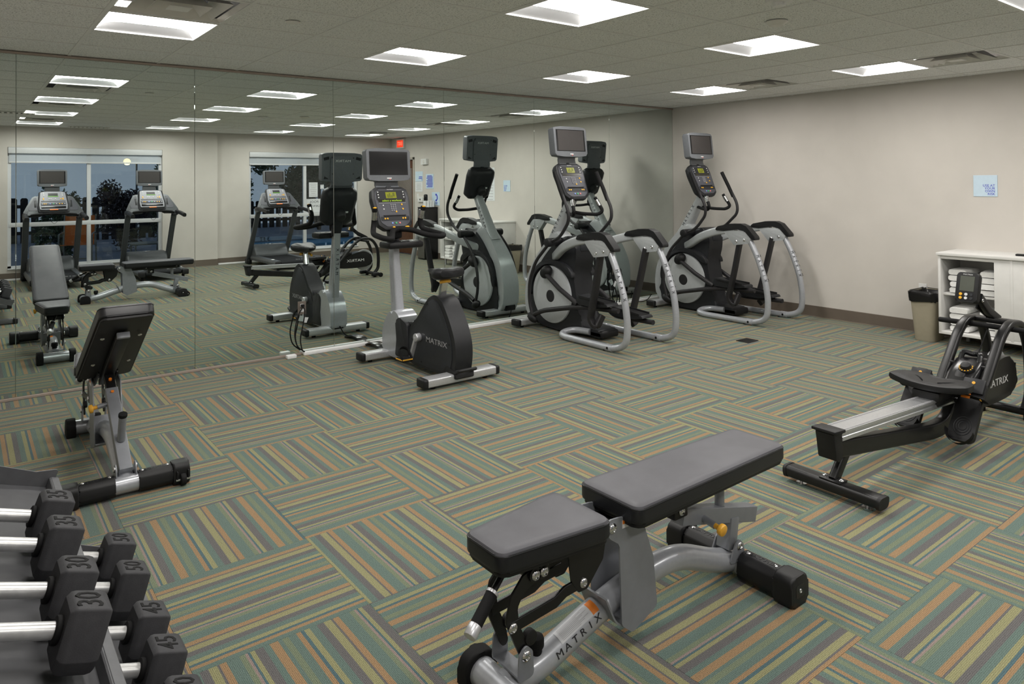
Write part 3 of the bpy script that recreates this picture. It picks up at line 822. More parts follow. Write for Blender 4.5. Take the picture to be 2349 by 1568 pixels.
def stabiliser(t, y, hw=0.32, z=0.055):
    o = part('stabiliser', B().box((0, y, z), (2 * hw, 0.115, 0.062), 0.012, seg=3), m_alu, t)
    for s in (-1, 1):
        part('end_cap', B().box((s * (hw + 0.005), y, z), (0.045, 0.121, 0.068), 0.014, seg=3), m_blk, o)
        part('levelling_foot', B().cyl((s * (hw - 0.08), y, 0.0), (s * (hw - 0.08), y, 0.03), 0.020, n=14), m_rub, o)
    return o

def bike():
    t = thing('exercise_bike', 'upright exercise bike with a TV screen facing the mirrors', 'exercise bike', (-4.555, -1.12, 0))
    stabiliser(t, 0.50); stabiliser(t, -0.53)
    part('base_rail', B().box((0, -0.02, 0.06), (0.12, 1.0, 0.05), 0.008), m_silver, t)
    # rear flywheel housing
    out = [(0.16, 0.055), (0.17, 0.21), (0.06, 0.375), (-0.02, 0.43), (-0.13, 0.545), (-0.235, 0.635), (-0.34, 0.648), (-0.42, 0.60), (-0.52, 0.47), (-0.585, 0.34), (-0.60, 0.22), (-0.575, 0.10), (-0.53, 0.055)]
    hs = part('housing', B().prism(curve(out, 4), -0.078, 0.078, 'yz', 0.022, 4), m_shell, t)
    sp = [(0.13, 0.075), (0.14, 0.20), (0.035, 0.345), (-0.04, 0.40), (-0.15, 0.52), (-0.24, 0.605), (-0.33, 0.605), (-0.40, 0.55), (-0.48, 0.43), (-0.535, 0.32), (-0.55, 0.21), (-0.525, 0.11), (-0.49, 0.075)]
    for s in (-1, 1):
        pn = part('side_panel', B().prism(curve(sp, 4), s * 0.074, s * 0.083, 'yz', 0.005, 2), m_shell2, hs)
        # lettering reads left to right for each side
        part('side_lettering', B().text('MATRIX', 0.060, frame((s * 0.0835, -0.33, 0.285), (0, s, 0), (0, 0, 1)), sx=1.45, ext=0.0008, bold=0.005), m_gprt, pn)
        for q in ((-0.20, 0.57), (-0.515, 0.30), (-0.10, 0.09), (0.05, 0.25)):
            part('screw', B().cyl((s * 0.080, *q), (s * 0.0845, *q), 0.006, n=10), m_gloss, pn)
    part('lift_handle', B().tube([(-0.075, -0.58, 0.10), (-0.075, -0.655, 0.125), (0.075, -0.655, 0.125), (0.075, -0.58, 0.10)], 0.014, 10, fil=0.03), m_blk, hs)
    part('rear_skirt', B().prism(rpoly([(-0.40, 0.05), (-0.62, 0.05), (-0.60, 0.10), (-0.48, 0.14)], 0.02, 3), -0.085, 0.085, 'yz', 0.015), m_blk, hs)
    part('housing_tray', B().box((0, 0.14, 0.355), (0.13, 0.20, 0.04), 0.015, (R(-8), 0, 0)), m_shell, hs)
    part('tray_ribs', B().box((0, 0.09, 0.378), (0.11, 0.008, 0.008)).box((0, 0.12, 0.374), (0.11, 0.008, 0.008)).box((0, 0.15, 0.370), (0.11, 0.008, 0.008)), m_gloss, hs, kind='stuff')
    # silver front cowl
    cw = [(0.24, 0.055), (0.22, 0.20), (0.24, 0.35), (0.30, 0.425), (0.40, 0.435), (0.50, 0.36), (0.56, 0.25), (0.565, 0.14), (0.54, 0.055)]
    part('front_cowl', B().prism(curve(cw, 5), -0.088, 0.088, 'yz', 0.028, 5), m_silver, t)
    part('cowl_insert', B().prism(rpoly([(0.10, 0.06), (0.12, 0.36), (0.25, 0.40), (0.32, 0.36), (0.30, 0.20), (0.34, 0.06)], 0.03, 3), -0.093, 0.093, 'yz', 0.012), m_shell, t)
    part('power_socket', B().box((0, 0.558, 0.085), (0.10, 0.02, 0.045), 0.004), m_gloss, t)
    # mast
    ms = part('mast', B().loft([[(x, 0.435 + y, 0.36) for x, y in rrect(0.085, 0.115, 0.02)], [(x, 0.515 + y, 1.03) for x, y in rrect(0.065, 0.085, 0.016)]]), m_silver, t)
    tb = B()
    for k, ch in enumerate('MATRIX'):
        z = 0.62 + k * 0.048
        tb.text(ch, 0.042, frame((0, 0.475 + 0.0535 + (z - 0.70) * 0.10, z), (0, 0.118, 1), (1, 0, 0)), sx=1.1)
    part('mast_lettering', tb, m_dprt, ms)
    part('mast_slots', B().box((-0.0385, 0.478, 0.62), (0.004, 0.012, 0.4), 0.001, (R(-7), 0, 0), 1), m_gprt, ms)
    # saddle, post
    sd = []
    for y, hw, zt, zb in ((-0.445, 0.045, 0.862, 0.805), (-0.435, 0.095, 0.872, 0.80), (-0.39, 0.122, 0.876, 0.785), (-0.34, 0.118, 0.866, 0.775), (-0.29, 0.085, 0.858, 0.775), (-0.24, 0.05, 0.855, 0.785), (-0.18, 0.036, 0.853, 0.80), (-0.145, 0.03, 0.848, 0.81), (-0.135, 0.016, 0.842, 0.822)):
        hw *= 1.14; zm = (zt + zb) / 2; hz = (zt - zb) / 2 * 1.1; y = -0.3 + (y + 0.3) * 1.1
        sd.append([(hw * math.copysign(abs(math.cos(a)) ** 0.7, math.cos(a)), y, zm + hz * math.copysign(abs(math.sin(a)) ** 0.7, math.sin(a)) - (0.012 * math.exp(-(math.cos(a) * hw / 0.03) ** 2) if math.sin(a) > 0 else 0)) for a in [2 * math.pi * k / 20 for k in range(20)]])
    part('saddle', B().loft(sd), m_vside, t)
    po = part('seat_post', B().sweep([(0, -0.275, 0.58), (0, -0.33, 0.80)], rrect(0.045, 0.055, 0.01), up=(1, 0, 0)), m_chrome, t)
    part('post_scale', B().box((-0.0232, -0.298, 0.675), (0.002, 0.020, 0.13), rot=(R(14), 0, 0)), m_gloss, po)
    part('height_lever', B().tube([(-0.05, -0.335, 0.755), (0.0, -0.37, 0.765), (0.05, -0.335, 0.755), (0.05, -0.26, 0.74)], 0.013, 10, fil=0.03), m_yel, po)
    part('seat_clamp', B().box((0, -0.325, 0.79), (0.06, 0.13, 0.02), 0.006), m_blk, po)
    # cranks and pedals
    for s, zc, zp, yp in ((-1, 0.285, 0.115, -0.02), (1, 0.285, 0.45, -0.13)):
        ca = part('crank', B().sweep([(s * 0.115, -0.075, zc), (s * 0.135, yp, zp)], rrect(0.020, 0.038, 0.008), up=(1, 0, 0)).cyl((s * 0.080, -0.075, zc), (s * 0.128, -0.075, zc), 0.034, n=20, bev=0.006), m_alu, t)
        pd = part('pedal', B().box((s * 0.195, yp, zp), (0.095, 0.115, 0.030), 0.008), m_blk, ca)
        part('pedal_strap', B().tube([(s * 0.15, yp - 0.045, zp + 0.01), (s * 0.155, yp + 0.02, zp + 0.075), (s * 0.195, yp + 0.035, zp + 0.09), (s * 0.235, yp + 0.02, zp + 0.075), (s * 0.24, yp - 0.045, zp + 0.01)], 0.006, 8, fil=0.03, ry=0.016), m_rub, pd)
        part('pedal_edge', B().box((s * 0.244, yp, zp + 0.004), (0.004, 0.10, 0.010), 0.001, seg=1).box((s * 0.195, yp - 0.058, zp + 0.004), (0.09, 0.004, 0.010), 0.001, seg=1), m_yel, pd)
    # head: console, TV, handlebar, bottle tray
    console(t, (0, 0.545, 1.305), R(22), 'select a workout')
    part('neck', B().loft([[(x, 0.50 + y, 1.0) for x, y in rrect(0.09, 0.07, 0.02)], [(x, 0.56 + y, 1.2) for x, y in rrect(0.10, 0.07, 0.02)]]), m_shell, t)
    tv(t, (0, 0.632, 1.70), 0.430, 0.293, R(4), m_screen, 0.08)
    part('screen_neck', B().loft([[(x, 0.60 + y, 1.47) for x, y in rrect(0.24, 0.03, 0.01)], [(x, 0.645 + y, 1.52) for x, y in rrect(0.23, 0.03, 0.01)], [(x, 0.645 + y, 1.60) for x, y in rrect(0.22, 0.03, 0.01)]]), m_tvb, t)
    tr = part('bottle_tray', B().box((0, 0.37, 1.005), (0.34, 0.20, 0.060), 0.022), m_blk, t)
    part('tray_pocket', B().box((-0.08, 0.36, 1.031), (0.13, 0.14, 0.010), 0.004).box((0.08, 0.36, 1.031), (0.13, 0.14, 0.012), 0.004), m_gloss, tr)
    hb = B()
    for s in (-1, 1):
        hb.tube([(s * 0.005, 0.42, 1.135), (s * 0.09, 0.36, 1.130), (s * 0.17, 0.22, 1.085), (s * 0.24, 0.09, 1.075), (s * 0.295, 0.14, 1.085), (s * 0.285, 0.33, 1.105), (s * 0.24, 0.43, 1.13), (s * 0.225, 0.44, 1.20), (s * 0.24, 0.395, 1.325)], 0.0235, 14, fil=0.07, seg=7)
    hb.box((0, 0.46, 1.10), (0.09, 0.07, 0.10), 0.02)
    hb = part('handlebar', hb, m_rub, t)
    for s in (-1, 1):
        part('pulse_plate', B().cyl((s * 0.228, 0.428, 1.225), (s * 0.235, 0.406, 1.295), 0.0248, n=14), m_chrome, hb)
        part('thumb_button', B().ell((s * 0.2405, 0.393, 1.326), (0.017, 0.014, 0.008)), m_btny, hb)
        part('grip_button', B().ell((s * 0.065, 0.378, 1.155), (0.020, 0.011, 0.008), rot=(0, 0, -s * R(35))), m_btny, hb)
    return t
bike()
# ================================================================== ellipticals
m_disc = mat('light_grey_shell', (192, 196, 198), 0.42, spec=0.4, var=0.03, scale=30)
m_eshell = mat('silver_shell', (180, 184, 186), 0.34, metal=0.15, var=0.03, scale=40, coat=0.2)
m_arm = mat('dark_grey_arm', (42, 41, 43), 0.42, spec=0.45, var=0.05)
def elliptical(label, loc):
    t = thing('elliptical_trainer', label, 'elliptical', loc, 0, 'elliptical trainers by the mirrors')
    st = part('front_stabiliser', B().box((0, 0.80, 0.055), (0.66, 0.12, 0.062), 0.014, seg=3), m_alu, t)
    for s in (-1, 1):
        part('end_cap', B().box((s * 0.335, 0.80, 0.055), (0.05, 0.126, 0.068), 0.014, seg=3), m_blk, st)
        part('levelling_foot', B().cyl((s * 0.26, 0.80, 0), (s * 0.26, 0.80, 0.03), 0.020, n=12), m_rub, st)
    # black drive housing
    body = [(0.03, 0.03), (0.06, 0.20), (0.09, 0.36), (0.13, 0.60), (0.10, 0.76), (0.10, 0.90), (0.16, 0.97), (0.28, 0.98), (0.42, 0.90), (0.56, 0.78), (0.70, 0.62), (0.80, 0.44), (0.82, 0.22), (0.76, 0.05)]
    bd = part('drive_housing', B().prism(curve(body, 4), -0.125, 0.125, 'yz', 0.03, 4), m_shell, t)
    part('rear_grille', B().box((0, 0.10, 0.88), (0.13, 0.03, 0.09), 0.012), m_shell2, bd)
    for s in (-1, 1):
        dc = part('wheel_cover', B().lathe([(0.002, 0.018), (0.18, 0.017), (0.265, 0.012), (0.292, 0.004), (0.297, -0.012)], 40, Matrix.Translation((s * 0.140, 0.455, 0.375)) @ Matrix.Rotation(s * R(90), 4, 'Y')), m_disc, bd)
        part('hub_cap', B().lathe([(0.002, 0.022), (0.058, 0.0215), (0.064, 0.017)], 28, Matrix.Translation((s * 0.140, 0.455, 0.36)) @ Matrix.Rotation(s * R(90), 4, 'Y')), m_arm, dc)
        part('side_shroud', B().prism(curve([(0.80, 0.36), (0.77, 0.53), (0.66, 0.665), (0.48, 0.735), (0.28, 0.72), (0.15, 0.655), (0.12, 0.58), (0.20, 0.60), (0.34, 0.675), (0.50, 0.685), (0.64, 0.625), (0.73, 0.515), (0.765, 0.36)], 3), s * 0.11, s * 0.165, 'yz', 0.008), m_shell, bd)
    # silver front shell sweeping up to the mast
    cres = [(0.43, 1.02), (0.52, 0.985), (0.63, 0.885), (0.76, 0.74), (0.86, 0.58), (0.915, 0.42), (0.925, 0.24), (0.89, 0.09), (0.80, 0.07), (0.80, 0.24), (0.795, 0.44), (0.73, 0.60), (0.60, 0.715), (0.44, 0.765), (0.30, 0.765), (0.26, 0.82), (0.33, 0.93)]
    fs = B().prism(curve(cres, 4), -0.155, 0.155, 'yz', 0.05, 5)
    for v in fs.bm.verts:
        v.co.x *= 0.42 + 0.30 * min(1.0, max(0.0, (1.04 - v.co.z) / 0.60)) ** 0.8
    part('front_shell', fs, m_eshell, t)
    part('socket_panel', B().box((0, 0.895, 0.10), (0.14, 0.04, 0.06), 0.008), m_gloss, t)
    ms = part('mast', B().loft([[(x, 0.58 + y, 0.87) for x, y in rrect(0.15, 0.16, 0.05)], [(x, 0.50 + y, 1.00) for x, y in rrect(0.13, 0.135, 0.045)], [(x, 0.30 + y, 1.33) for x, y in rrect(0.105, 0.10, 0.035)], [(x, 0.26 + y, 1.40) for x, y in rrect(0.10, 0.09, 0.035)]]), m_eshell, t)
    d = Vector((0, -0.20, 0.33)).normalized()
    for s in (-1, 1):
        tb = B()
        for k, ch in enumerate('MATRIX'):
            p = Vector((s * (0.0645 - 0.0016 * k), 0.515, 1.0)) + d * (0.015 + 0.050 * k)
            tb.text(ch, 0.052, frame(p, d, Vector((s, 0, 0)).cross(d)), sx=1.0)
        part('mast_lettering', tb, m_dprt, ms)
    # side frames: arm, hood, joint plate, floor tube
    for s in (-1, 1):
        x = s * 0.33
        part('support_arm', B().sweep([(s * 0.10, 0.44, 0.76), (s * 0.19, 0.30, 0.805), (s * 0.28, 0.10, 0.90), (s * 0.325, -0.14, 0.975), (x, -0.40, 1.015)], rrect(0.062, 0.088, 0.022), fil=0.12, seg=6, up=(0, 0, 1)), m_eshell, t)
        hood = [(-0.15, 0.99), (-0.20, 1.035), (-0.36, 1.068), (-0.49, 1.072), (-0.555, 1.05), (-0.665, 0.935), (-0.67, 0.905), (-0.625, 0.905), (-0.535, 0.995), (-0.44, 1.01), (-0.28, 0.985)]
        part('hood', B().prism(rpoly(hood, 0.02, 3), x - 0.042, x + 0.042, 'yz', 0.014, 3), m_blk, t)
        pl = part('joint_plate', B().prism(rpoly([(-0.26, 0.99), (-0.54, 1.0), (-0.61, 0.92), (-0.585, 0.865), (-0.40, 0.838)], 0.015, 3), x - 0.036, x + 0.036, 'yz', 0.003), m_eshell, t)
        for q in ((-0.43, 0.880), (-0.525, 0.900)):
            bolt(pl, (x - 0.037, *q), (-1, 0, 0)); bolt(pl, (x + 0.037, *q), (1, 0, 0))
        tube = [(x, -0.575, 0.90), (x, -0.66, 0.74), (x, -0.755, 0.48), (x, -0.785, 0.26), (x, -0.765, 0.09), (x, -0.62, 0.033), (x, -0.30, 0.033), (x, 0.04, 0.033), (s * 0.31, 0.12, 0.045), (s * 0.22, 0.13, 0.065), (s * 0.16, 0.06, 0.075), (s * 0.13, -0.10, 0.075)]
        tu = part('side_tube', B().tube(tube, 0.031, 16, fil=0.09, seg=6), m_silver, t)
        cp = part('tube_coupler', B().cyl((x, -0.60, 0.034), (x, -0.525, 0.034), 0.0345, n=18), m_silver, tu)
        part('coupler_screw', B().cyl((x - 0.036, -0.56, 0.036), (x - 0.03, -0.56, 0.036), 0.012, n=14), m_gloss, cp)
        part('levelling_foot', B().cyl((x, -0.50, 0), (x, -0.50, 0.012), 0.02, n=12), m_rub, tu)
        tb = B()
        for sg in (-1, 1):
            for k, ch in enumerate('MATRIX'):
                u = (k - 2.5) * 0.052
                dt = Vector((0, -0.095, -0.26)).normalized() * sg
                p = Vector((x, -0.708, 0.61)) + Vector((0, -0.095, -0.26)).normalized() * u * sg
                n = Vector((-0.75 * (1 if sg > 0 else -1), -0.66, 0)); n = (n - dt * n.dot(dt)).normalized()
                tb.text(ch, 0.040, frame(p + n * 0.0315, dt, n.cross(dt)), sx=1.0, ext=0.0008)
        part('tube_lettering', tb, m_dprt, tu)
        # pendulum link, rod and pedal
        zp, yp = (0.40, -0.22) if s < 0 else (0.27, -0.34)
        part('pendulum_link', B().sweep([(x - s * 0.02, -0.44, 0.88), (x - s * 0.03, -0.36, 0.55), (x - s * 0.04, -0.27, 0.24), (x - s * 0.06, -0.33, 0.165), (s * 0.20, -0.34, zp - 0.12)], rrect(0.042, 0.070, 0.012), fil=0.06, up=(1, 0, 0)), m_arm, t)
        part('pedal_rod', B().tube([(s * 0.27, 0.57, 0.17), (s * 0.27, 0.44, 0.225), (s * 0.25, 0.10, 0.295), (s * 0.20, -0.10, zp - 0.075), (s * 0.17, yp - 0.30, zp - 0.06)], 0.024, 12, fil=0.08), m_arm, t)
        pd = part('pedal', B().prism(rpoly([(yp + 0.20, -0.02), (yp + 0.16, 0.045), (yp + 0.10, 0.02), (yp - 0.22, -0.005), (yp - 0.24, -0.03), (yp - 0.05, -0.055), (yp + 0.16, -0.05)], 0.012, 3), s * 0.17 - 0.075, s * 0.17 + 0.075, 'yz', 0.010, 2, Matrix.Translation((0, 0, zp))), m_shell, t)
        part('pedal_tread', B().box((s * 0.17, yp - 0.06, zp + 0.004), (0.12, 0.28, 0.010), 0.004, (R(4), 0, 0)), m_rub, pd)
        part('pedal_side', B().box((s * 0.17 - 0.072, yp - 0.02, zp + 0.012), (0.010, 0.34, 0.030), 0.004, (R(4), 0, 0)).box((s * 0.17 + 0.072, yp - 0.02, zp + 0.012), (0.010, 0.34, 0.030), 0.004, (R(4), 0, 0)), m_blk, pd)
        ck = part('crank_cap', B().ell((s * 0.205, 0.46, 0.61), (0.055, 0.085, 0.062), rot=(R(-35), 0, 0)), m_blk, t)
        part('crank_arm', B().tube([(s * 0.225, 0.43, 0.585), (s * 0.235, 0.22, 0.465), (s * 0.22, -0.02, 0.345)], 0.024, 12), m_arm, ck)
        # moving handle
        dh = 0.0 if s < 0 else -0.03
        hd = part('moving_handle', B().tube([(s * 0.275, 0.60, 0.14), (s * 0.275, 0.655, 0.30), (s * 0.275, 0.65, 0.50), (s * 0.27, 0.55, 0.72), (s * 0.265, 0.33, 0.925), (s * 0.27, 0.17, 0.985), (s * 0.28, 0.025 + dh, 1.15), (s * 0.285, 0.03 + dh, 1.26), (s * 0.285, 0.12 + dh, 1.42)], 0.0165, 14, fil=0.08, seg=6), m_arm, t)
        part('grip', B().tube([(s * 0.285, 0.085 + dh, 1.345), (s * 0.285, 0.15 + dh, 1.47), (s * 0.275, 0.235 + dh, 1.635)], 0.0205, 14), m_rub, hd)
        part('handle_hub', B().cyl((s * 0.13, 0.33, 0.925), (s * 0.315, 0.33, 0.925), 0.045, n=22, bev=0.012), m_blk, hd)
        part('lower_joint', B().ell((s * 0.27, 0.61, 0.13), (0.04, 0.075, 0.045), rot=(R(25), 0, 0)), m_blk, hd)
        # fixed bar
        fx = part('fixed_handle', B().tube([(s * 0.03, 0.33, 1.225), (s * 0.10, 0.20, 1.205), (s * 0.17, 0.08, 1.20), (s * 0.20, 0.035, 1.235), (s * 0.16, 0.11, 1.375)], 0.0175, 12, fil=0.05), m_rub, t)
        part('pulse_grip', B().tube([(s * 0.183, 0.067, 1.29), (s * 0.167, 0.097, 1.35)], 0.0215, 14), m_chrome, fx)
    part('centre_base', B().box((0, -0.02, 0.06), (0.24, 0.46, 0.07), 0.02, seg=3), m_blk, t)
    part('base_cover', B().prism(rpoly([(-0.26, 0.03), (-0.20, 0.10), (0.05, 0.12), (0.05, 0.03)], 0.02, 3), -0.12, 0.12, 'yz', 0.015), m_shell, t)
    console(t, (0, 0.285, 1.53), R(24))
    tv(t, (0, 0.335, 1.945), 0.445, 0.312, R(6), m_screen2, 0.085)
    part('screen_neck', B().loft([[(x, 0.35 + y, 1.70) for x, y in rrect(0.24, 0.03, 0.01)], [(x, 0.365 + y, 1.76) for x, y in rrect(0.23, 0.03, 0.01)], [(x, 0.355 + y, 1.84) for x, y in rrect(0.22, 0.03, 0.01)]]), m_tvb, t)
    return t
elliptical('elliptical trainer standing midway along the mirrors', (-2.62, -1.12, 0))
elliptical('elliptical trainer standing in the corner by the end wall', (-0.63, -1.235, 0))
# ================================================================== rowing machine (local x runs from the rear foot to the flywheel)
m_rail = mat('clear_anodised_rail', (205, 207, 210), 0.28, metal=0.75, var=0.05, scale=80)
m_clear = mat('frosted_flywheel', (188, 190, 192), 0.35, spec=0.5, var=0.03)
def rower():
    t = thing('rowing_machine', 'black rowing machine with an aluminium rail facing the end wall', 'rowing machine', (-4.22, -4.435, 0), R(-2.5))
    oval = lambda w, h: [(w / 2 * math.cos(2 * math.pi * k / 18), h / 2 * math.sin(2 * math.pi * k / 18)) for k in range(18)]
    rf = part('rear_foot', B().sweep([(0, -0.235, 0.052), (0, 0.235, 0.052)], rrect(0.085, 0.055, 0.024, 5), up=(0, 0, 1)), m_steel_blk, t)
    for s in (-1, 1):
        part('end_cap', B().sweep([(0, s * 0.230, 0.052), (0, s * 0.247, 0.050)], rrect(0.090, 0.060, 0.026, 5), up=(0, 0, 1)), m_blk, rf)
        part('levelling_foot', B().cyl((0, s * 0.17, 0.0), (0, s * 0.17, 0.008), 0.026, n=18).cyl((0, s * 0.17, 0.008), (0, s * 0.17, 0.03), 0.008, n=10), m_chrome, rf)
    part('foot_plate', B().box((0.0, 0, 0.082), (0.07, 0.11, 0.008), 0.003), m_steel_blk, rf)
    for s in (-1, 1):
        bolt(rf, (0.0, s * 0.042, 0.086), (0, 0, 1), 0.8)
    part('rear_strut', B().sweep([(0.005, 0, 0.075), (0.13, 0, 0.215)], rrect(0.058, 0.040, 0.016), up=(0, 1, 0)), m_steel_blk, t)
    part('beam', B().sweep([(-0.035, 0, 0.235), (0.20, 0, 0.205), (1.02, 0, 0.105), (1.18, 0, 0.115), (1.30, 0, 0.23), (1.42, 0, 0.36)], rrect(0.062, 0.085, 0.014), fil=0.12, seg=7, up=(0, 0, 1)), m_steel_blk, t)
    cp = part('rear_cap', B().prism(rpoly([(-0.075, 0.325), (0.005, 0.325), (0.01, 0.20), (-0.02, 0.180), (-0.045, 0.19)], 0.010, 3), -0.048, 0.048, 'xz', 0.006), m_blk, t)
    part('cap_lid', B().box((-0.035, 0, 0.330), (0.095, 0.125, 0.016), 0.005, (0, R(3), 0)), m_blk, cp)
    dz = lambda x: 0.325 - 0.040 * x / 1.4
    def railpath(z): return [(0.0, 0, dz(0) + z), (1.42, 0, dz(1.42) + z)]
    rl = part('rail', B().sweep(railpath(-0.020), [(-0.052, -0.026), (0.052, -0.026), (0.052, -0.008), (0.046, -0.004), (0.046, 0.004), (0.052, 0.008), (0.052, 0.020), (-0.052, 0.020), (-0.052, 0.008), (-0.046, 0.004), (-0.046, -0.004), (-0.052, -0.008)], up=(0, 0, 1)), m_rail, t)
    for s in (-1, 1):
        part('rail_groove', B().sweep([(0.02, s * 0.040, dz(0.02) + 0.0003), (1.40, s * 0.040, dz(1.40) + 0.0003)], [(-0.0035, -0.002), (0.0035, -0.002), (0.0035, 0.0015), (-0.0035, 0.0015)], up=(0, 0, 1)), m_gprt, rl)
    part('rail_bracket', B().box((0.02, 0, 0.285), (0.05, 0.07, 0.03), 0.004), m_steel_blk, rl)
    # seat
    xs = 1.06
    out = [(-0.11, -0.195), (-0.085, -0.215), (0.0, -0.205), (0.08, -0.15), (0.10, -0.07), (0.075, 0.0), (0.10, 0.07), (0.08, 0.15), (0.0, 0.205), (-0.085, 0.215), (-0.11, 0.195), (-0.135, 0.10), (-0.14, 0.0), (-0.135, -0.10)]
    sm = curve(out, 4)
    ring = lambda k, z, dish: [(xs + u * k, v * k, z + dish * (abs(v) / 0.2) ** 2) for u, v in sm]
    se = part('seat', B().loft([ring(0.86, 0.345, 0.012), ring(0.97, 0.352, 0.014), ring(1.0, 0.365, 0.016), ring(0.98, 0.382, 0.018), ring(0.90, 0.386, 0.017), ring(0.55, 0.380, 0.012)]), m_blk, t)
    for s in (-1, 1):
        for k in range(4):
            part('seat_groove', B().tube(curve([(xs - 0.06 + 0.012 * k, s * (0.04 + 0.011 * k), 0.3865), (xs - 0.02 + 0.01 * k, s * (0.07 + 0.011 * k), 0.3875), (xs + 0.0 + 0.01 * k, s * (0.11 + 0.008 * k), 0.390)], 4, False), 0.0022, 6), m_rub, se)
    part('seat_carriage', B().box((xs + 0.0, 0, 0.318), (0.24, 0.15, 0.05), 0.012).box((xs, 0, 0.285), (0.20, 0.125, 0.05), 0.01), m_blk, t)
    # footplates
    for s in (-1, 1):
        y = s * 0.145
        M = Matrix.Translation((1.135, y, 0.245)) @ Matrix.Rotation(R(-52), 4, 'Y')
        fp = part('footplate', B(M).prism(rpoly([(-0.20, -0.055), (-0.17, -0.068), (0.14, -0.062), (0.18, -0.045), (0.18, 0.045), (0.14, 0.062), (-0.17, 0.068), (-0.20, 0.055)], 0.03, 4), -0.014, 0.014, 'xy', 0.006), m_blk, t)
        part('heel_cup', B(M).loft([[(-0.15 + 0.075 * math.cos(a) * k, 0.066 * math.sin(a) * k, z) for a in [math.pi / 2 + math.pi * q / 12 for q in range(13)]] for k, z in ((1.0, 0.012), (1.08, 0.050))], cap=False, closed=False), m_rub, fp)
        for k in range(3):
            part('heel_groove', B(M).tube([(-0.115 + (0.055 - 0.015 * k) * math.cos(a), (0.045 - 0.012 * k) * math.sin(a), 0.0145) for a in [2 * math.pi * q / 16 for q in range(16)]], 0.0022, 5, loop=True), m_shell, fp)
        part('toe_block', B(M).box((0.13, 0, 0.018), (0.09, 0.115, 0.02), 0.008), m_shell, fp)
        st = part('foot_strap', B(M).sweep([(0.05, -0.070, 0.0), (0.045, -0.072, 0.045), (0.04, -0.03, 0.075), (0.04, 0.03, 0.075), (0.045, 0.072, 0.045), (0.05, 0.070, 0.0)], rrect(0.04, 0.004, 0.001), fil=0.025, up=(1, 0, 0)), m_rub, fp)
        part('strap_buckle', B(M).box((0.04, 0.0, 0.079), (0.03, 0.045, 0.010), 0.003), m_ora, st)
        part('strap_tab', B(M).box((0.043, -0.066, 0.052), (0.012, 0.006, 0.022), 0.002), m_yel, st)
        part('toe_marker', B(M).cyl((0.145, 0, 0.026), (0.145, 0, 0.031), 0.009, n=12), m_yel, fp)
    part('footplate_axle', B().cyl((1.19, -0.19, 0.26), (1.19, 0.19, 0.26), 0.016, n=14), m_steel_blk, t)
    # centre cover with resistance dial
    cv = part('front_cover', B().loft([[(1.25, y, 0.235 + z) for y, z in rrect(0.13, 0.10, 0.03)], [(1.38, y, 0.31 + z) for y, z in rrect(0.17, 0.12, 0.04)], [(1.52, y, 0.385 + z) for y, z in rrect(0.17, 0.11, 0.04)], [(1.62, y, 0.40 + z) for y, z in rrect(0.14, 0.07, 0.03)]]), m_gloss, t)
    nd = Vector((-0.50, 0, 0.86)).normalized()
    dc = Vector((1.42, -0.02, 0.392))
    dl = part('dial', B().cyl(dc - nd * 0.01, dc + nd * 0.018, 0.045, 0.040, n=26, bev=0.004).cyl(dc + nd * 0.016, dc + nd * 0.040, 0.030, 0.026, n=22, bev=0.005), m_blk, cv)
    tb = B()
    e1 = nd.cross(Vector((0, 1, 0))).normalized(); e2 = nd.cross(e1)
    for k in range(10):
        a = R(-120 + 26 * k)
        p = dc + nd * 0.0195 + (e1 * math.cos(a) + e2 * math.sin(a)) * 0.0345
        tb.cyl(p, p + nd * 0.001, 0.0042, n=8)
    part('dial_marks', tb, m_btny, dl, kind='stuff')
    part('handle_rest', B().tube([(1.50, -0.055, 0.40), (1.545, -0.05, 0.475), (1.565, 0.0, 0.455), (1.545, 0.05, 0.475), (1.50, 0.055, 0.40)], 0.016, 10, fil=0.03), m_gloss, cv)
    # frame arches
    for s in (-1, 1):
        y = s * 0.118
        part('arch', B().sweep([(1.30, y * 0.75, 0.20), (1.40, y, 0.30), (1.66, y, 0.585), (1.78, y, 0.640), (1.95, y, 0.625), (2.06, y, 0.48), (2.08, y, 0.28), (2.07, y, 0.13), (2.0, y, 0.06)], rrect(0.040, 0.056, 0.016), fil=0.10, seg=7, up=(0, 1, 0)), m_steel_blk, t)
        part('cross_rung', B().box((1.50, s * 0.10, 0.40), (0.05, 0.06, 0.03), 0.006), m_steel_blk, t)
    part('top_bridge', B().box((1.86, 0, 0.632), (0.07, 0.22, 0.035), 0.01), m_steel_blk, t)
    hs = part('flywheel_housing', B().prism(curve([(1.36, 0.19), (1.42, 0.30), (1.58, 0.375), (1.76, 0.420), (1.90, 0.410), (1.975, 0.345), (1.985, 0.26), (1.93, 0.185), (1.65, 0.165)], 4), -0.085, 0.085, 'xz', 0.02, 3), m_steel_blk, t)
    part('side_lettering', B().text('MATRIX', 0.062, frame((1.68, -0.0855, 0.285), (1, 0, 0), (0, 0, 1)), sx=1.4), m_prt, hs)
    part('side_lettering', B().text('MATRIX', 0.062, frame((1.68, 0.0855, 0.285), (-1, 0, 0), (0, 0, 1)), sx=1.4), m_prt, hs)
    part('flywheel', B().lathe([(0.002, -0.012), (0.165, -0.012), (0.172, -0.006), (0.172, 0.006), (0.165, 0.012), (0.002, 0.012)], 40, Matrix.Translation((1.872, 0, 0.277)) @ Matrix.Rotation(R(90), 4, 'X')), m_clear, t)
    ff = part('front_foot', B().cyl((2.02, -0.22, 0.048), (2.02, 0.22, 0.048), 0.026, n=18), m_steel_blk, t)
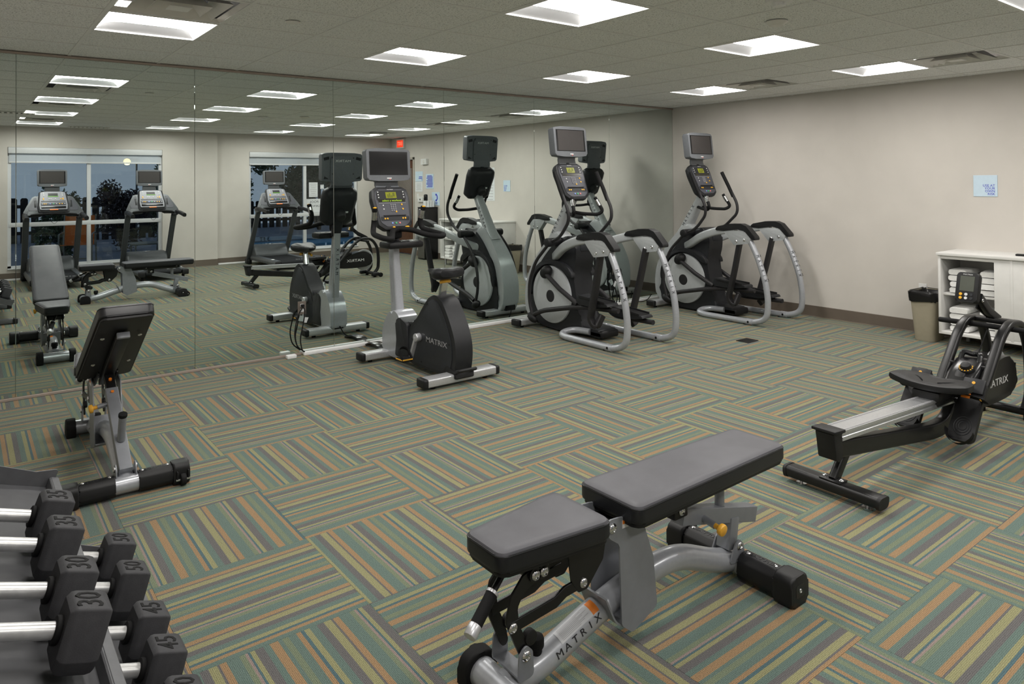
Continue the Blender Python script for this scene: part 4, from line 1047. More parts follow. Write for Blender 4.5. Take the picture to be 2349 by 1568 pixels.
    for s in (-1, 1):
        part('transport_wheel', B().cyl((2.06, s * 0.20, 0.036), (2.06, s * 0.24, 0.036), 0.035, n=22, bev=0.006), m_rub, ff)
        part('foot_bracket', B().box((1.97, s * 0.20, 0.05), (0.12, 0.07, 0.06), 0.015), m_blk, ff)
        part('foot_pad', B().cyl((2.0, s * 0.13, 0.0), (2.0, s * 0.13, 0.03), 0.022, n=14), m_rub, ff)
    # monitor on its arm, handle and cord
    ar = part('monitor_arm', B().sweep([(1.93, 0, 0.63), (1.78, 0, 0.70), (1.655, 0, 0.80)], rrect(0.052, 0.035, 0.008), up=(0, 1, 0)).sweep([(1.90, 0.03, 0.645), (1.70, 0.03, 0.745)], rrect(0.01, 0.05, 0.003), up=(0, 0, 1)), m_steel_blk, t)
    M = Matrix.Translation((1.62, 0.045, 0.855)) @ Matrix.Rotation(R(16), 4, 'Y') @ Matrix.Rotation(R(-90), 4, 'Z')
    mo = part('monitor', B(M).prism(rrect(0.125, 0.185, 0.018), -0.022, 0.022, 'xz', 0.008, 3), m_blk, t)
    part('monitor_screen', B(M).box((0, -0.0225, 0.022), (0.082, 0.003, 0.095), 0.001, seg=1), mat('grey_lcd', (72, 76, 66), 0.3, var=0.03), mo)
    part('nameplate', B(M).text('MATRIX', 0.011, frame((0, -0.0225, 0.080), (1, 0, 0), (0, 0, 1)), sx=1.4), m_prt, mo)
    for u, v, m in ((-0.03, -0.045, m_btny), (-0.03, -0.068, m_btny), (0.0, -0.045, m_btnw), (0.0, -0.068, m_btnw), (0.03, -0.045, m_shell2), (0.03, -0.068, m_shell2)):
        part('monitor_button', B(M).cyl((u, -0.02, v), (u, -0.026, v), 0.009, n=14), m, mo)
    bolt(ar, (1.655, -0.02, 0.78), (0, -1, 0), 0.8)
    ha = part('pull_handle', B().tube([(1.80, 0.295, 0.600), (1.775, 0.15, 0.606), (1.77, 0.0, 0.608), (1.775, -0.15, 0.606), (1.80, -0.295, 0.600)], 0.0165, 14), m_rub, t)
    part('handle_yoke', B().box((1.785, 0, 0.605), (0.035, 0.06, 0.03), 0.008), m_blk, ha)
    part('pull_cord', B().cyl((1.785, 0, 0.60), (1.60, 0, 0.42), 0.004, n=8), m_rub, ha)
    return t
rower()
# ================================================================== treadmills: local +y is the way the user faces
m_tpost = mat('treadmill_grey', (84, 87, 90), 0.40, metal=0.25, var=0.03, scale=40)
m_belt = mat('running_belt', (34, 35, 37), 0.8, spec=0.2, var=0.10, scale=60)
m_tface = mat('pale_console_face', (138, 139, 146), 0.4, var=0.03)
def treadmill():
    t = thing('treadmill', 'grey treadmill', 'treadmill', (0, 0, 0), R(180), 'treadmills in front of the windows')
    # deck
    dk = part('deck', B().box((0, -0.80, 0.125), (0.62, 1.42, 0.05), 0.012), m_blk, t)
    part('belt', B().box((0, -0.82, 0.155), (0.52, 1.40, 0.012), 0.004).cyl((-0.26, -1.515, 0.128), (0.26, -1.515, 0.128), 0.034, n=18), m_belt, dk)
    part('belt_lettering', B().text('M T X', 0.05, frame((-0.16, -1.30, 0.1615), (1, 0, 0), (0, 1, 0))), m_prt, dk)
    for s in (-1, 1):
        sr = part('side_rail', B().prism(rpoly([(s * 0.255, 0.165), (s * 0.27, 0.180), (s * 0.345, 0.172), (s * 0.365, 0.135), (s * 0.36, 0.09), (s * 0.30, 0.09)], 0.012, 3), -1.53, -0.15, 'xz', 0.006), m_tpost, t)
        part('rear_end_cap', B().box((s * 0.32, -1.545, 0.125), (0.10, 0.05, 0.085), 0.015), m_blk, sr)
        part('rear_foot', B().cyl((s * 0.30, -1.48, 0.0), (s * 0.30, -1.48, 0.09), 0.022, n=14), m_rub, sr)
        part('foot_print', B().box((s * 0.31, -1.25, 0.181), (0.045, 0.10, 0.0015), rot=(0, s * R(6), 0)), m_prt, sr)
        po = part('post', B().sweep([(s * 0.355, 0.02, 0.03), (s * 0.355, -0.06, 0.16), (s * 0.355, -0.60, 1.02)], rrect(0.05, 0.085, 0.014), fil=0.04, up=(1, 0, 0)), m_tpost, t)
        part('post_foot', B().box((s * 0.35, 0.0, 0.05), (0.08, 0.20, 0.10), 0.02), m_blk, po)
        part('hand_rail', B().sweep([(s * 0.36, -0.52, 1.06), (s * 0.375, -0.70, 1.075), (s * 0.385, -0.95, 1.06), (s * 0.385, -1.22, 1.03)], rrect(0.060, 0.065, 0.026, 5), fil=0.05, up=(0, 0, 1), scale=[1.25, 1.1, 0.95, 0.95, 0.95]), m_blk, t)
        part('shoulder', B().box((s * 0.365, -0.64, 1.055), (0.075, 0.20, 0.105), 0.03, (R(-8), 0, 0), 3), m_tpost, t)
    # motor hood
    part('motor_hood', B().loft([[(x, 0.06, 0.20 + z) for x, z in rrect(0.60, 0.24, 0.05)], [(x, -0.02, 0.225 + z) for x, z in rrect(0.66, 0.29, 0.06)], [(x, -0.18, 0.225 + z) for x, z in rrect(0.66, 0.29, 0.06)], [(x, -0.26, 0.205 + z) for x, z in rrect(0.64, 0.22, 0.05)], [(x, -0.34, 0.165 + z) for x, z in rrect(0.62, 0.06, 0.02)]]), m_tpost, t)
    part('hood_badge', B().ell((0.0, -0.10, 0.372), (0.075, 0.03, 0.008)), m_chrome, t)
    # console, cross bar, fan slot
    M = Matrix.Translation((0, -0.585, 1.265)) @ Matrix.Rotation(R(-37), 4, 'X')
    out = [(-0.205, -0.20), (0.205, -0.20), (0.215, -0.10), (0.188, 0.19), (0.13, 0.205), (-0.13, 0.205), (-0.188, 0.19), (-0.215, -0.10)]
    f = lambda k, y: [(u * k, y, v * k) for u, v in rpoly(out, 0.03, 4)]
    cs = part('console_shell', B(M).loft([f(0.93, -0.035), f(1.0, -0.026), f(1.0, 0.02), f(0.85, 0.07)]), m_shell, t)
    for s in (-1, 1):
        wg = part('console_wing', B(M).prism(rpoly([(s * 0.15, 0.10), (s * 0.215, 0.135), (s * 0.275, 0.10), (s * 0.36, -0.09), (s * 0.405, -0.20), (s * 0.38, -0.245), (s * 0.15, -0.235)], 0.03, 4), -0.012, 0.05, 'xz', 0.012, 3), m_tpost, t)
        part('wing_inset', B(M).prism(rpoly([(s * 0.215, 0.10), (s * 0.255, 0.08), (s * 0.335, -0.10), (s * 0.325, -0.16), (s * 0.215, -0.16)], 0.015, 3), -0.0155, -0.011, 'xz', 0.001, 1), m_cons, wg)
        part('wing_slot', B(M).box((s * 0.238, -0.016, -0.03), (0.030, 0.006, 0.13), 0.003), m_shell, wg)
    fc = part('console_face', B(M).prism(rpoly([(u * 0.88, v * 0.86 + 0.012) for u, v in out], 0.02, 3), -0.040, -0.034, 'xz'), m_tface, cs)
    part('display', B(M).box((0, -0.042, 0.130), (0.13, 0.004, 0.050), 0.001, seg=1), m_shell, fc)
    part('display_strip', B(M).box((0, -0.042, 0.095), (0.14, 0.004, 0.014)), mat('green_strip', (90, 140, 50), 0.4, emit=(90, 150, 40), es=0.3), fc)
    part('control_band', B(M).box((0, -0.042, -0.052), (0.335, 0.006, 0.055), 0.003), m_cons, fc)
    part('control_line', B(M).box((0, -0.0425, 0.0), (0.33, 0.004, 0.008)), m_shell, fc)
    def dots(name, m, pts, r):
        b = B(M)
        for u, v in pts: b.cyl((u, -0.038, v), (u, -0.047, v), r, n=10)
        part(name, b, m, fc, kind='stuff')
    dots('white_buttons', m_btnw, [(s * 0.125, z) for s in (-1, 1) for z in (0.155, 0.130, 0.105)] + [(0.03, 0.045), (0.055, 0.045), (-0.03, 0.045)] + [(-0.15, -0.052), (0.15, -0.052), (-0.04, -0.052)], 0.007)
    dots('amber_buttons', m_btny, [(s * 0.13, z) for s in (-1, 1) for z in (0.055, 0.035)] + [(-0.115, -0.052), (-0.08, -0.052), (0.10, -0.052), (0.125, -0.052), (-0.10, 0.045)], 0.009)
    dots('green_button', m_btng, [(0.0, -0.052)], 0.010); dots('blue_button', m_btnb, [(0.045, -0.052)], 0.010)
    part('fan_slot', B(M).box((0, -0.042, -0.118), (0.33, 0.006, 0.038), 0.004), m_gloss, cs)
    part('lower_rim', B(M).box((0, -0.036, -0.170), (0.36, 0.03, 0.026), 0.010), m_shell, cs)
    part('safety_light', B(M).box((0, -0.053, -0.170), (0.11, 0.003, 0.010)), mat('amber_light', (240, 120, 30), 0.4, emit=(255, 120, 20), es=0.9), cs)
    part('cross_bar', B().tube([(-0.36, -0.70, 1.065), (-0.25, -0.745, 1.085), (0.0, -0.765, 1.10), (0.25, -0.745, 1.085), (0.36, -0.70, 1.065)], 0.018, 12, fil=0.08), m_rub, t)
    part('safety_cord', B().tube([(0.05, -0.74, 1.09), (0.045, -0.75, 0.98), (0.0, -0.755, 0.935), (-0.05, -0.75, 0.98), (-0.055, -0.74, 1.09)], 0.003, 6, fil=0.04), m_rub, t)
    tv(t, (0, -0.42, 1.655), 0.40, 0.275, R(4), m_screen2)
    part('screen_neck', B().loft([[(x, -0.44 + y, 1.40) for x, y in rrect(0.22, 0.03, 0.01)], [(x, -0.41 + y, 1.46) for x, y in rrect(0.21, 0.03, 0.01)], [(x, -0.40 + y, 1.55) for x, y in rrect(0.20, 0.03, 0.01)]]), m_tvb, t)
    return t
_t1 = treadmill()
for _x, _lab in ((-6.44, 'grey treadmill in front of the left part of the left window'), (-5.03, 'grey treadmill in front of the right part of the left window'), (-2.87, 'grey treadmill in front of the right window')):
    _t = _t1 if _t1.location.x == 0 else copy_tree(_t1)
    _t.location = (_x, -7.70, 0); _t['label'] = _lab
# ================================================================== dumbbell rack and dumbbells
m_rack = mat('rack_grey', (104, 105, 108), 0.5, metal=0.2, var=0.06, scale=40, bump=0.06, bscale=700)
m_tray = mat('rack_tray_grey', (78, 79, 82), 0.55, var=0.10, scale=20)
m_hex = mat('black_rubber_head', (62, 62, 65), 0.58, spec=0.35, var=0.10, scale=40, bump=0.15, bscale=400)
m_handle = mat('bare_steel_handle', (222, 222, 222), 0.30, metal=0.6, var=0.08, scale=50)
TILT = R(19)
TIERS = [(-7.185, 0.330), (-7.385, 0.630), (-7.605, 0.935)]     # front head centre (x, z)
rk = thing('dumbbell_rack', 'three-tier grey dumbbell rack against the left wall', 'dumbbell rack', (0, 0, 0))
for k, (x, z) in enumerate(TIERS):
    M = Matrix.Translation((x, 0, z)) @ Matrix.Rotation(TILT, 4, 'Y')
    y1 = (-3.40, -3.36, -3.40)[k]; RY0 = (-5.15, -5.15, -4.63)[k]
    tr = part('tray', B(M).box((-0.125, (RY0 + y1) / 2, -0.096), (0.39, y1 - RY0, 0.012), 0.002, seg=1), m_tray, rk)
    part('tray_lip', B(M).box((0.070, (RY0 + y1) / 2, -0.080), (0.012, y1 - RY0, 0.045), 0.003, seg=1).box((0.080, (RY0 + y1) / 2, -0.060), (0.026, y1 - RY0, 0.008), 0.003, seg=1), m_rack, tr)
    part('tray_back', B(M).box((-0.315, (RY0 + y1) / 2, -0.055), (0.012, y1 - RY0, 0.075), 0.003, seg=1), m_rack, tr)
    part('tray_end', B(M).prism(rpoly([(-0.32, -0.10), (0.08, -0.10), (0.085, -0.03), (0.02, -0.045), (-0.32, -0.015)], 0.01, 3), y1, y1 + 0.006, 'xz'), m_rack, tr)
for y in (-3.47, -4.70):
    b = part('upright', B().sweep([(-7.30, y, 0.05), (-7.80, y, 1.02)], rrect(0.06, 0.09, 0.008), up=(0, 1, 0)), m_rack, rk)
    part('foot', B().box((-7.44, y, 0.034), (0.66, 0.07, 0.05), 0.006), m_rack, b)
    part('foot_cap', B().box((-7.11, y, 0.030), (0.05, 0.078, 0.058), 0.008), m_blk, b)
    part('back_leg', B().sweep([(-7.72, y, 0.05), (-7.80, y, 1.0)], rrect(0.05, 0.05, 0.006), up=(0, 1, 0)), m_rack, b)

def dumbbell(num, x, y, z, label, group):
    t = thing('dumbbell', label, 'dumbbell', (x, y, z), 0, group)
    t.rotation_euler = (0, TILT, 0)
    k = {30: 0.88, 35: 0.90, 40: 0.91, 45: 0.93, 50: 0.95}[num]
    hl, gap = 0.088 * k, 0.138
    sec = [(-0.050, 0.066), (0.050, 0.066), (0.067, -0.040), (0.052, -0.074), (-0.052, -0.074), (-0.067, -0.040)]
    ring = lambda s, xx: [(xx, u * s * k, v * s * k) for u, v in rpoly(sec, 0.007, 3)]
    for c in (0, -(gap + hl)):
        b = B()
        b.loft([ring(0.84, c - hl / 2), ring(0.97, c - hl / 2 + 0.008), ring(1.0, c - hl / 2 + 0.016), ring(1.0, c + hl / 2 - 0.014), ring(0.97, c + hl / 2 - 0.005), ring(0.90, c + hl / 2)])
        h = part('head', b, m_hex, t)
        part('weight_number', B().text(str(num), 0.070, frame((c, 0, 0.066 * k + 0.0002), (0, 1, 0), (-1, 0, 0)), sx=0.95, ext=0.0008, bold=0.006), m_rub, h)
    hd = part('handle', B().cyl((-hl / 2 + 0.004, 0, 0), (-hl / 2 - gap - 0.004, 0, 0), 0.0165, n=22), m_handle, t)
    for c in (-hl / 2 - 0.005, -hl / 2 - gap + 0.005):
        part('collar', B().cyl((c - 0.006, 0, 0), (c + 0.006, 0, 0), 0.027, n=22, bev=0.003), m_rub, hd)
    return t
for num, y, lab in ((35, -3.90, 'black rubber dumbbell marked 35 on the middle tier, nearest the mirrors'), (35, -4.095, 'black rubber dumbbell marked 35 beside the 30s on the middle tier'), (30, -4.345, 'black rubber dumbbell marked 30 beside the 35s on the middle tier'), (30, -4.525, 'black rubber dumbbell marked 30 on the middle tier, nearest the viewer')):
    dumbbell(num, TIERS[1][0], y, TIERS[1][1], lab, 'dumbbells on the middle tier')
for num, y, lab in ((50, -3.60, 'black rubber dumbbell marked 50 on the lowest tier, nearest the mirrors'), (50, -3.82, 'black rubber dumbbell marked 50 beside the 45s on the lowest tier'), (45, -4.085, 'black rubber dumbbell marked 45 beside the 50s on the lowest tier'), (45, -4.27, 'second black rubber dumbbell marked 45, fully seen at the bottom of the picture'), (40, -4.46, 'black rubber dumbbell cut off by the bottom edge of the picture')):
    dumbbell(num, TIERS[0][0], y, TIERS[0][1], lab, 'dumbbells on the lowest tier')
# ================================================================== windows, door and what hangs on the walls
def glass_mat():
    m = bpy.data.materials.new('window_glass'); m.use_nodes = True
    nt = m.node_tree; nt.nodes.clear(); N = nt.nodes.new; L = nt.links.new
    o = N('ShaderNodeOutputMaterial'); mx = N('ShaderNodeMixShader'); tr = N('ShaderNodeBsdfTransparent'); gl = N('ShaderNodeBsdfGlossy'); lw = N('ShaderNodeFresnel')
    tr.inputs['Color'].default_value = (0.80, 0.86, 0.88, 1); gl.inputs['Roughness'].default_value = 0.0
    lw.inputs['IOR'].default_value = 1.75
    L(lw.outputs[0], mx.inputs[0]); L(tr.outputs[0], mx.inputs[1]); L(gl.outputs[0], mx.inputs[2]); L(mx.outputs[0], o.inputs[0])
    return m
m_glass = glass_mat()
m_shade = mat('roller_shade_cloth', (206, 212, 218), 0.8, var=0.02, alpha=0.78)
def window(name, W, y, label):
    x0, x1, z0, z1 = W; xm = (x0 + x1) / 2
    yo = y - 0.10
    w = struct(name, B().box((x0 + 0.025, yo, (z0 + z1) / 2), (0.05, 0.06, z1 - z0)).box((x1 - 0.025, yo, (z0 + z1) / 2), (0.05, 0.06, z1 - z0)).box((xm, yo, z0 + 0.025), (x1 - x0, 0.06, 0.05)).box((xm, yo, z1 - 0.025), (x1 - x0, 0.06, 0.05)), m_frame)
    w['label'] = label
    part('mullion', B().box((xm, yo, (z0 + z1) / 2), (0.06, 0.07, z1 - z0 - 0.02), 0.003), m_frame, w)
    part('transom', B().box((xm, yo + 0.002, 0.895), (x1 - x0 - 0.04, 0.07, 0.070), 0.003), m_frame, w)
    for xa, xb in ((x0 + 0.05, xm - 0.03), (xm + 0.03, x1 - 0.05)):
        for za, zb in ((z0 + 0.05, 0.86), (0.93, z1 - 0.05)):
            part('pane', B().quad([(xa, yo - 0.005, za), (xb, yo - 0.005, za), (xb, yo - 0.005, zb), (xa, yo - 0.005, zb)]), m_glass, w)
    part('sill', B().box((xm, y - 0.035, z0 + 0.008), (x1 - x0, 0.11, 0.018), 0.003), m_frame, w)
    part('shade_box', B().box((xm, y - 0.03, z1 - 0.052), (x1 - x0 - 0.01, 0.08, 0.10), 0.008), m_frame, w)
    part('roller_shade', B().quad([(x0 + 0.02, y - 0.045, 1.935), (x1 - 0.02, y - 0.045, 1.935), (x1 - 0.02, y - 0.045, 2.08), (x0 + 0.02, y - 0.045, 2.08)]), m_shade, w)
    part('shade_hem', B().box((xm, y - 0.045, 1.925), (x1 - x0 - 0.04, 0.014, 0.026), 0.003), m_frame, w)
    return w
window('window_1', W1, YB, 'white-framed window behind two treadmills')
window('window_2', W2, YB2, 'white-framed window looking onto the pool')
# signs stuck to the right window
m_paper = mat('white_paper', (225, 228, 230), 0.7, var=0.02)
m_blue = mat('blue_print', (58, 66, 190), 0.5, var=0.01)
m_plate = mat('pale_blue_plate', (204, 224, 238), 0.25, var=0.02)
m_blackprint = mat('black_print', (40, 42, 46), 0.6, var=0.01)
def wsign(label, x0, x1, z0, z1, lines=None, texts=()):
    t = thing('window_sign', label, 'sign', ((x0 + x1) / 2, YB2 - 0.097, (z0 + z1) / 2))
    part('sheet', B().box((0, 0, 0), (x1 - x0, 0.002, z1 - z0)), m_paper, t)
    for s, size, z in texts:
        part('lettering', B().text(s, size, frame((0, 0.0012, z), (-1, 0, 0), (0, 0, 1)), ext=0.0004), m_blackprint, t)
    if lines:
        for k in range(lines):
            part('print_line', B().box((0, 0.0013, (z1 - z0) * (0.38 - 0.76 * k / (lines - 1))), ((x1 - x0) * (0.75 - 0.12 * (k % 3)), 0.001, 0.006)), m_gprt, t)
wsign('white pool capacity sign on the right window', -1.935, -1.59, 0.935, 1.215, None, (('POOL', 0.075, 0.075), ('CAPACITY', 0.060, -0.01)))
wsign('white notice above the pool capacity sign', -1.87, -1.68, 1.255, 1.56, 7)
part_sq = wsign('small square sticker on the right window glass', -1.62, -1.545, 1.42, 1.51, 2)

# door in the end wall
m_door = mat('dark_wood_door', (96, 62, 42), 0.45, var=0.18, scale=14)
m_doorframe = mat('beige_door_frame', (176, 170, 160), 0.5, var=0.02)
dr = struct('door_1', B().box((0.055, (DY0 + DY1) / 2, DZ / 2), (0.045, DY1 - DY0 - 0.06, DZ - 0.02), 0.002), m_door); dr['label'] = 'dark wooden door with a tall glass panel'
part('door_glass', B().box((0.031, (DY0 + DY1) / 2 + 0.02, 1.30), (0.012, 0.62, 1.10), 0.003), mat('dim_door_glass', (120, 112, 106), 0.15, var=0.05), dr)
part('door_handle', B().box((0.02, DY0 + 0.12, 1.0), (0.03, 0.05, 0.16), 0.006).cyl((0.01, DY0 + 0.12, 1.02), (0.01, DY0 + 0.24, 1.02), 0.010, n=12), m_chrome, dr)
part('door_casing', B().box((-0.005, DY1 + 0.025, (DZ + 0.05) / 2), (0.03, 0.05, DZ + 0.05), 0.003).box((-0.005, DY0 - 0.025, (DZ + 0.05) / 2), (0.03, 0.05, DZ + 0.05), 0.003).box((-0.005, (DY0 + DY1) / 2, DZ + 0.025), (0.03, DY1 - DY0 + 0.10, 0.05), 0.003), m_doorframe, dr)
part('corridor', B().box((0.40, (DY0 + DY1) / 2, 1.2), (0.02, 1.4, 2.6)), m_wall, dr)

# things on the end wall, at (y from, y to, z from, z to); the viewer's right is -y
RF = lambda y, z, x=0.0: frame((x, y, z), (0, -1, 0), (0, 0, 1))
def plate(name, label, cat, y0, y1, z0, z1, m, t=0.006):
    o = thing(name, label, cat, (0, (y0 + y1) / 2, (z0 + z1) / 2))
    part('plate', B().box((-t / 2, 0, 0), (t, abs(y1 - y0), z1 - z0), 0.0012, seg=1), m, o)
    return o
s = plate('wall_sign', 'pale blue wall sign reading USE AT YOUR OWN RISK', 'sign', -3.594, -3.792, 1.368, 1.567, m_plate)
b = B()
for k, w in enumerate(('USE AT', 'YOUR', 'OWN', 'RISK')):
    b.text(w, 0.031, RF(-0.080, 0.002 - 0.0262 * k, -0.0062), align='RIGHT', ext=0.0004, bold=0.008)
part('lettering', b, m_blue, s)
def lines(o, ys, zs, ws, h, m=None, x=-0.0064):
    for y, z, w in zip(ys, zs, ws):
        part('print_line', B().box((x, y, z), (0.001, w, h)), m or m_blue, o)
s = plate('wall_sign', 'pale blue notice high beside the door with three short lines', 'sign', -6.872, -6.575, 1.56, 1.772, m_plate)
lines(s, (0.065, 0.06, 0.12), (-0.01, -0.04, -0.07), (0.14, 0.15, 0.03), 0.016)
s = plate('paper_notice', 'white paper notice below the sign beside the door', 'notice', -6.883, -6.590, 1.345, 1.553, m_paper, 0.003)
lines(s, (0.0,) * 5, (0.06, 0.03, 0.0, -0.03, -0.06), (0.2, 0.18, 0.2, 0.16, 0.2), 0.007, m_gprt, -0.0034)
s = plate('wall_sign', 'pale blue notice crowded with blue lines', 'sign', -6.447, -6.150, 1.411, 1.711, m_plate)
lines(s, (0.0, 0.01, 0.0, 0.02, 0.0, 0.01, 0.0, 0.0, 0.02, 0.0), [0.115 - 0.025 * k for k in range(10)], (0.18, 0.22, 0.24, 0.2, 0.24, 0.22, 0.25, 0.25, 0.2, 0.23), 0.015)
s = plate('wall_sign', 'pale blue sign with a blue telephone receiver', 'sign', -6.209, -5.920, 1.074, 1.341, m_plate)
part('receiver_symbol', B().tube([(-0.0065, 0.03, 0.085), (-0.0065, 0.06, 0.06), (-0.0065, 0.065, 0.0), (-0.0065, 0.03, -0.03)], 0.012, 8, fil=0.04, ry=0.012).box((-0.0065, 0.018, 0.085), (0.004, 0.05, 0.035), 0.001).box((-0.0065, 0.018, -0.03), (0.004, 0.05, 0.035), 0.001), m_blue, s)
lines(s, (0.03, 0.03), (-0.075, -0.10), (0.08, 0.05), 0.012)
s = plate('rules_poster', 'tall white rules poster behind the left elliptical in the mirror', 'poster', -4.484, -4.055, 1.20, 1.80, m_paper, 0.004)
part('lettering', B().text('Fit', 0.085, RF(0.175, 0.225, -0.0042), align='LEFT', ext=0.0004), m_blackprint, s)
lines(s, [0.03 + 0.01 * (k % 3) for k in range(9)], [0.14 - 0.052 * k for k in range(9)], [0.28 - 0.03 * (k % 3) for k in range(9)], 0.007, m_gprt, -0.0044)
s = plate('light_switch', 'white light switch beside the door', 'switch', -6.815, -6.735, 1.195, 1.305, m_white)
part('rocker', B().box((-0.009, 0, 0), (0.008, 0.03, 0.06), 0.002), m_white, s)
s = plate('thermostat', 'square white thermostat near the light switch', 'thermostat', -6.745, -6.55, 1.135, 1.238, m_white, 0.03)
part('sensor', B().box((-0.031, 0, 0), (0.004, 0.035, 0.03)), m_gloss, s)
s = plate('fire_alarm', 'square white fire alarm above the notices', 'alarm', -6.577, -6.36, 1.91, 2.03, m_white, 0.05)
part('speaker_ring', B().lathe([(0.001, 0.008), (0.03, 0.008), (0.036, 0.0)], 18, Matrix.Translation((-0.05, 0, 0)) @ Matrix.Rotation(R(-90), 4, 'Y')), m_vent, s)
s = plate('exit_sign', 'lit red exit sign above the door', 'exit sign', -7.62, -7.29, 2.285, 2.485, m_white, 0.05)
part('red_face', B().box((-0.052, 0, 0.0), (0.004, 0.27, 0.15)), mat('red_lit_face', (240, 70, 40), 0.4, var=0.02, emit=(255, 62, 32), es=0.9), s)
part('lettering', B().text('EXIT', 0.11, RF(0.0, 0.0, -0.0545), ext=0.0005, sx=0.95), mat('exit_letters', (255, 190, 170), 0.4, var=0.0, emit=(255, 150, 120), es=1.0), s)
def outlet(label, M, m, cover=True):
    o = thing('wall_outlet', label, 'outlet', (0, 0, 0)); o.matrix_world = M
    part('cover', B().box((0, 0, 0.002), (0.075, 0.118, 0.004), 0.0015, seg=1), m, o)
    for v in (-0.022, 0.022):
        part('socket', B().prism(rpoly([(-0.016, v - 0.014), (0.016, v - 0.014), (0.016, v + 0.014), (-0.016, v + 0.014)], 0.008), 0.004, 0.006, 'xy'), m_prt, o)
        part('slots', B().box((-0.006, v + 0.002, 0.0062), (0.002, 0.009, 0.001)).box((0.006, v + 0.002, 0.0062), (0.002, 0.008, 0.001)), m_dark, o, kind='stuff')
    return o
outlet('white wall outlet above the waste bin', RF(-3.13, 0.435), m_white)
m_steelplate = mat('brown_steel_plate', (140, 130, 122), 0.35, metal=0.5, var=0.05)
MF = lambda x, z: frame((x, 0.0018, z), (1, 0, 0), (0, 0, 1))
outlet('steel outlet plate set in the mirror behind the bike', MF(-5.157, 0.42), m_steelplate)
outlet('outlet plate set in the mirror between the ellipticals', MF(-1.14, 0.435), m_steelplate)

# water cooler with cups
wc = thing('water_cooler', 'black water cooler with a steel front beside the door', 'water cooler', (-0.165, -6.115, 0))
part('cabinet', B().box((0, 0, 0.52), (0.31, 0.27, 1.03), 0.012), m_gloss, wc)
part('front_panel', B().box((-0.158, 0, 0.52), (0.006, 0.25, 0.98), 0.002), mat('dull_steel', (120, 118, 114), 0.35, metal=0.6, var=0.06), wc)
part('tap_recess', B().box((-0.160, 0, 0.78), (0.008, 0.18, 0.22), 0.002), m_gloss, wc)
part('top_trim', B().box((0, 0, 1.04), (0.315, 0.275, 0.012), 0.004), m_blk, wc)
for k, (dx, dy) in enumerate(((-0.10, 0.06), (-0.035, 0.07), (0.03, 0.06), (0.09, 0.05))):
    t = thing('cup_stack', ('first', 'second', 'third', 'last')[k] + ' stack of clear plastic cups from the cooler front', 'cups', (-0.165 + dx, -6.115 + dy, 1.046), 0, 'cup stacks on the water cooler')
    for q in range(4):
        part('cup', B().lathe([(0.030, 0.02 + 0.016 * q), (0.034, 0.075 + 0.016 * q), (0.036, 0.077 + 0.016 * q), (0.034, 0.08 + 0.016 * q), (0.0005, 0.08 + 0.016 * q)] if q else [(0.034, 0.0), (0.030, 0.075), (0.0005, 0.078)], 16), mat('cloudy_plastic', (232, 234, 236), 0.35, var=0.02), t)
t = thing('bottle', 'round-topped black bottle behind the cups', 'bottle', (-0.165, -6.19, 1.046))
part('body', B().lathe([(0.036, 0), (0.040, 0.01), (0.040, 0.19)], 18), m_gloss, t)
part('cap', B().lathe([(0.040, 0.19), (0.041, 0.20), (0.040, 0.235), (0.030, 0.252), (0.001, 0.257)], 18), m_blk, t)

# ------------------------------------------------------------------ towel cabinet
m_lam = mat('white_wood_laminate', (224, 223, 220), 0.5, var=0.04, scale=8)
m_towel = mat('white_terry', (240, 240, 238), 0.95, spec=0.1, var=0.03, scale=60, bump=0.5, bscale=500)
CY0, CY1, CXF = -5.18, -3.45, -0.46
cb = thing('towel_cabinet', 'low white cabinet with open towel bays against the end wall', 'cabinet', (0, 0, 0))
part('cabinet_top', B().box((CXF / 2 - 0.005, (CY0 + CY1) / 2, 0.847), (-CXF + 0.02, CY1 - CY0 + 0.02, 0.026), 0.002), m_lam, cb)
part('bottom_panel', B().box((CXF / 2, (CY0 + CY1) / 2, 0.128), (-CXF - 0.005, CY1 - CY0, 0.026), 0.002), m_lam, cb)
part('back_panel', B().box((-0.008, (CY0 + CY1) / 2, 0.48), (0.012, CY1 - CY0 - 0.01, 0.70)), m_lam, cb)
BAYS = ((-3.468, -4.02), (-4.61, -5.162))
for y in (CY1 - 0.012, -4.03, -4.60, CY0 + 0.012):
    part('side_panel', B().box((CXF / 2, y, 0.485), (-CXF, 0.022, 0.70), 0.002), m_lam, cb)
for a, c in BAYS:
    part('shelf', B().box((CXF / 2 + 0.02, (a + c) / 2, 0.478), (-CXF - 0.07, a - c, 0.022), 0.002), m_lam, cb)
part('door_track', B().box((CXF + 0.02, (CY0 + CY1) / 2, 0.818), (0.03, CY1 - CY0 - 0.04, 0.03), 0.002), m_lam, cb)
part('sliding_door', B().box((CXF + 0.012, -4.165, 0.475), (0.018, 0.53, 0.665), 0.002), m_lam, cb)
part('sliding_door', B().box((CXF + 0.032, -4.455, 0.475), (0.018, 0.53, 0.665), 0.002), m_lam, cb)
for y in (CY1 - 0.10, CY0 + 0.10, -4.3):
    for x in (CXF + 0.06, -0.06):
        part('leg', B().cyl((x, y, 0.0), (x, y, 0.118), 0.018, n=14), m_alu, cb)
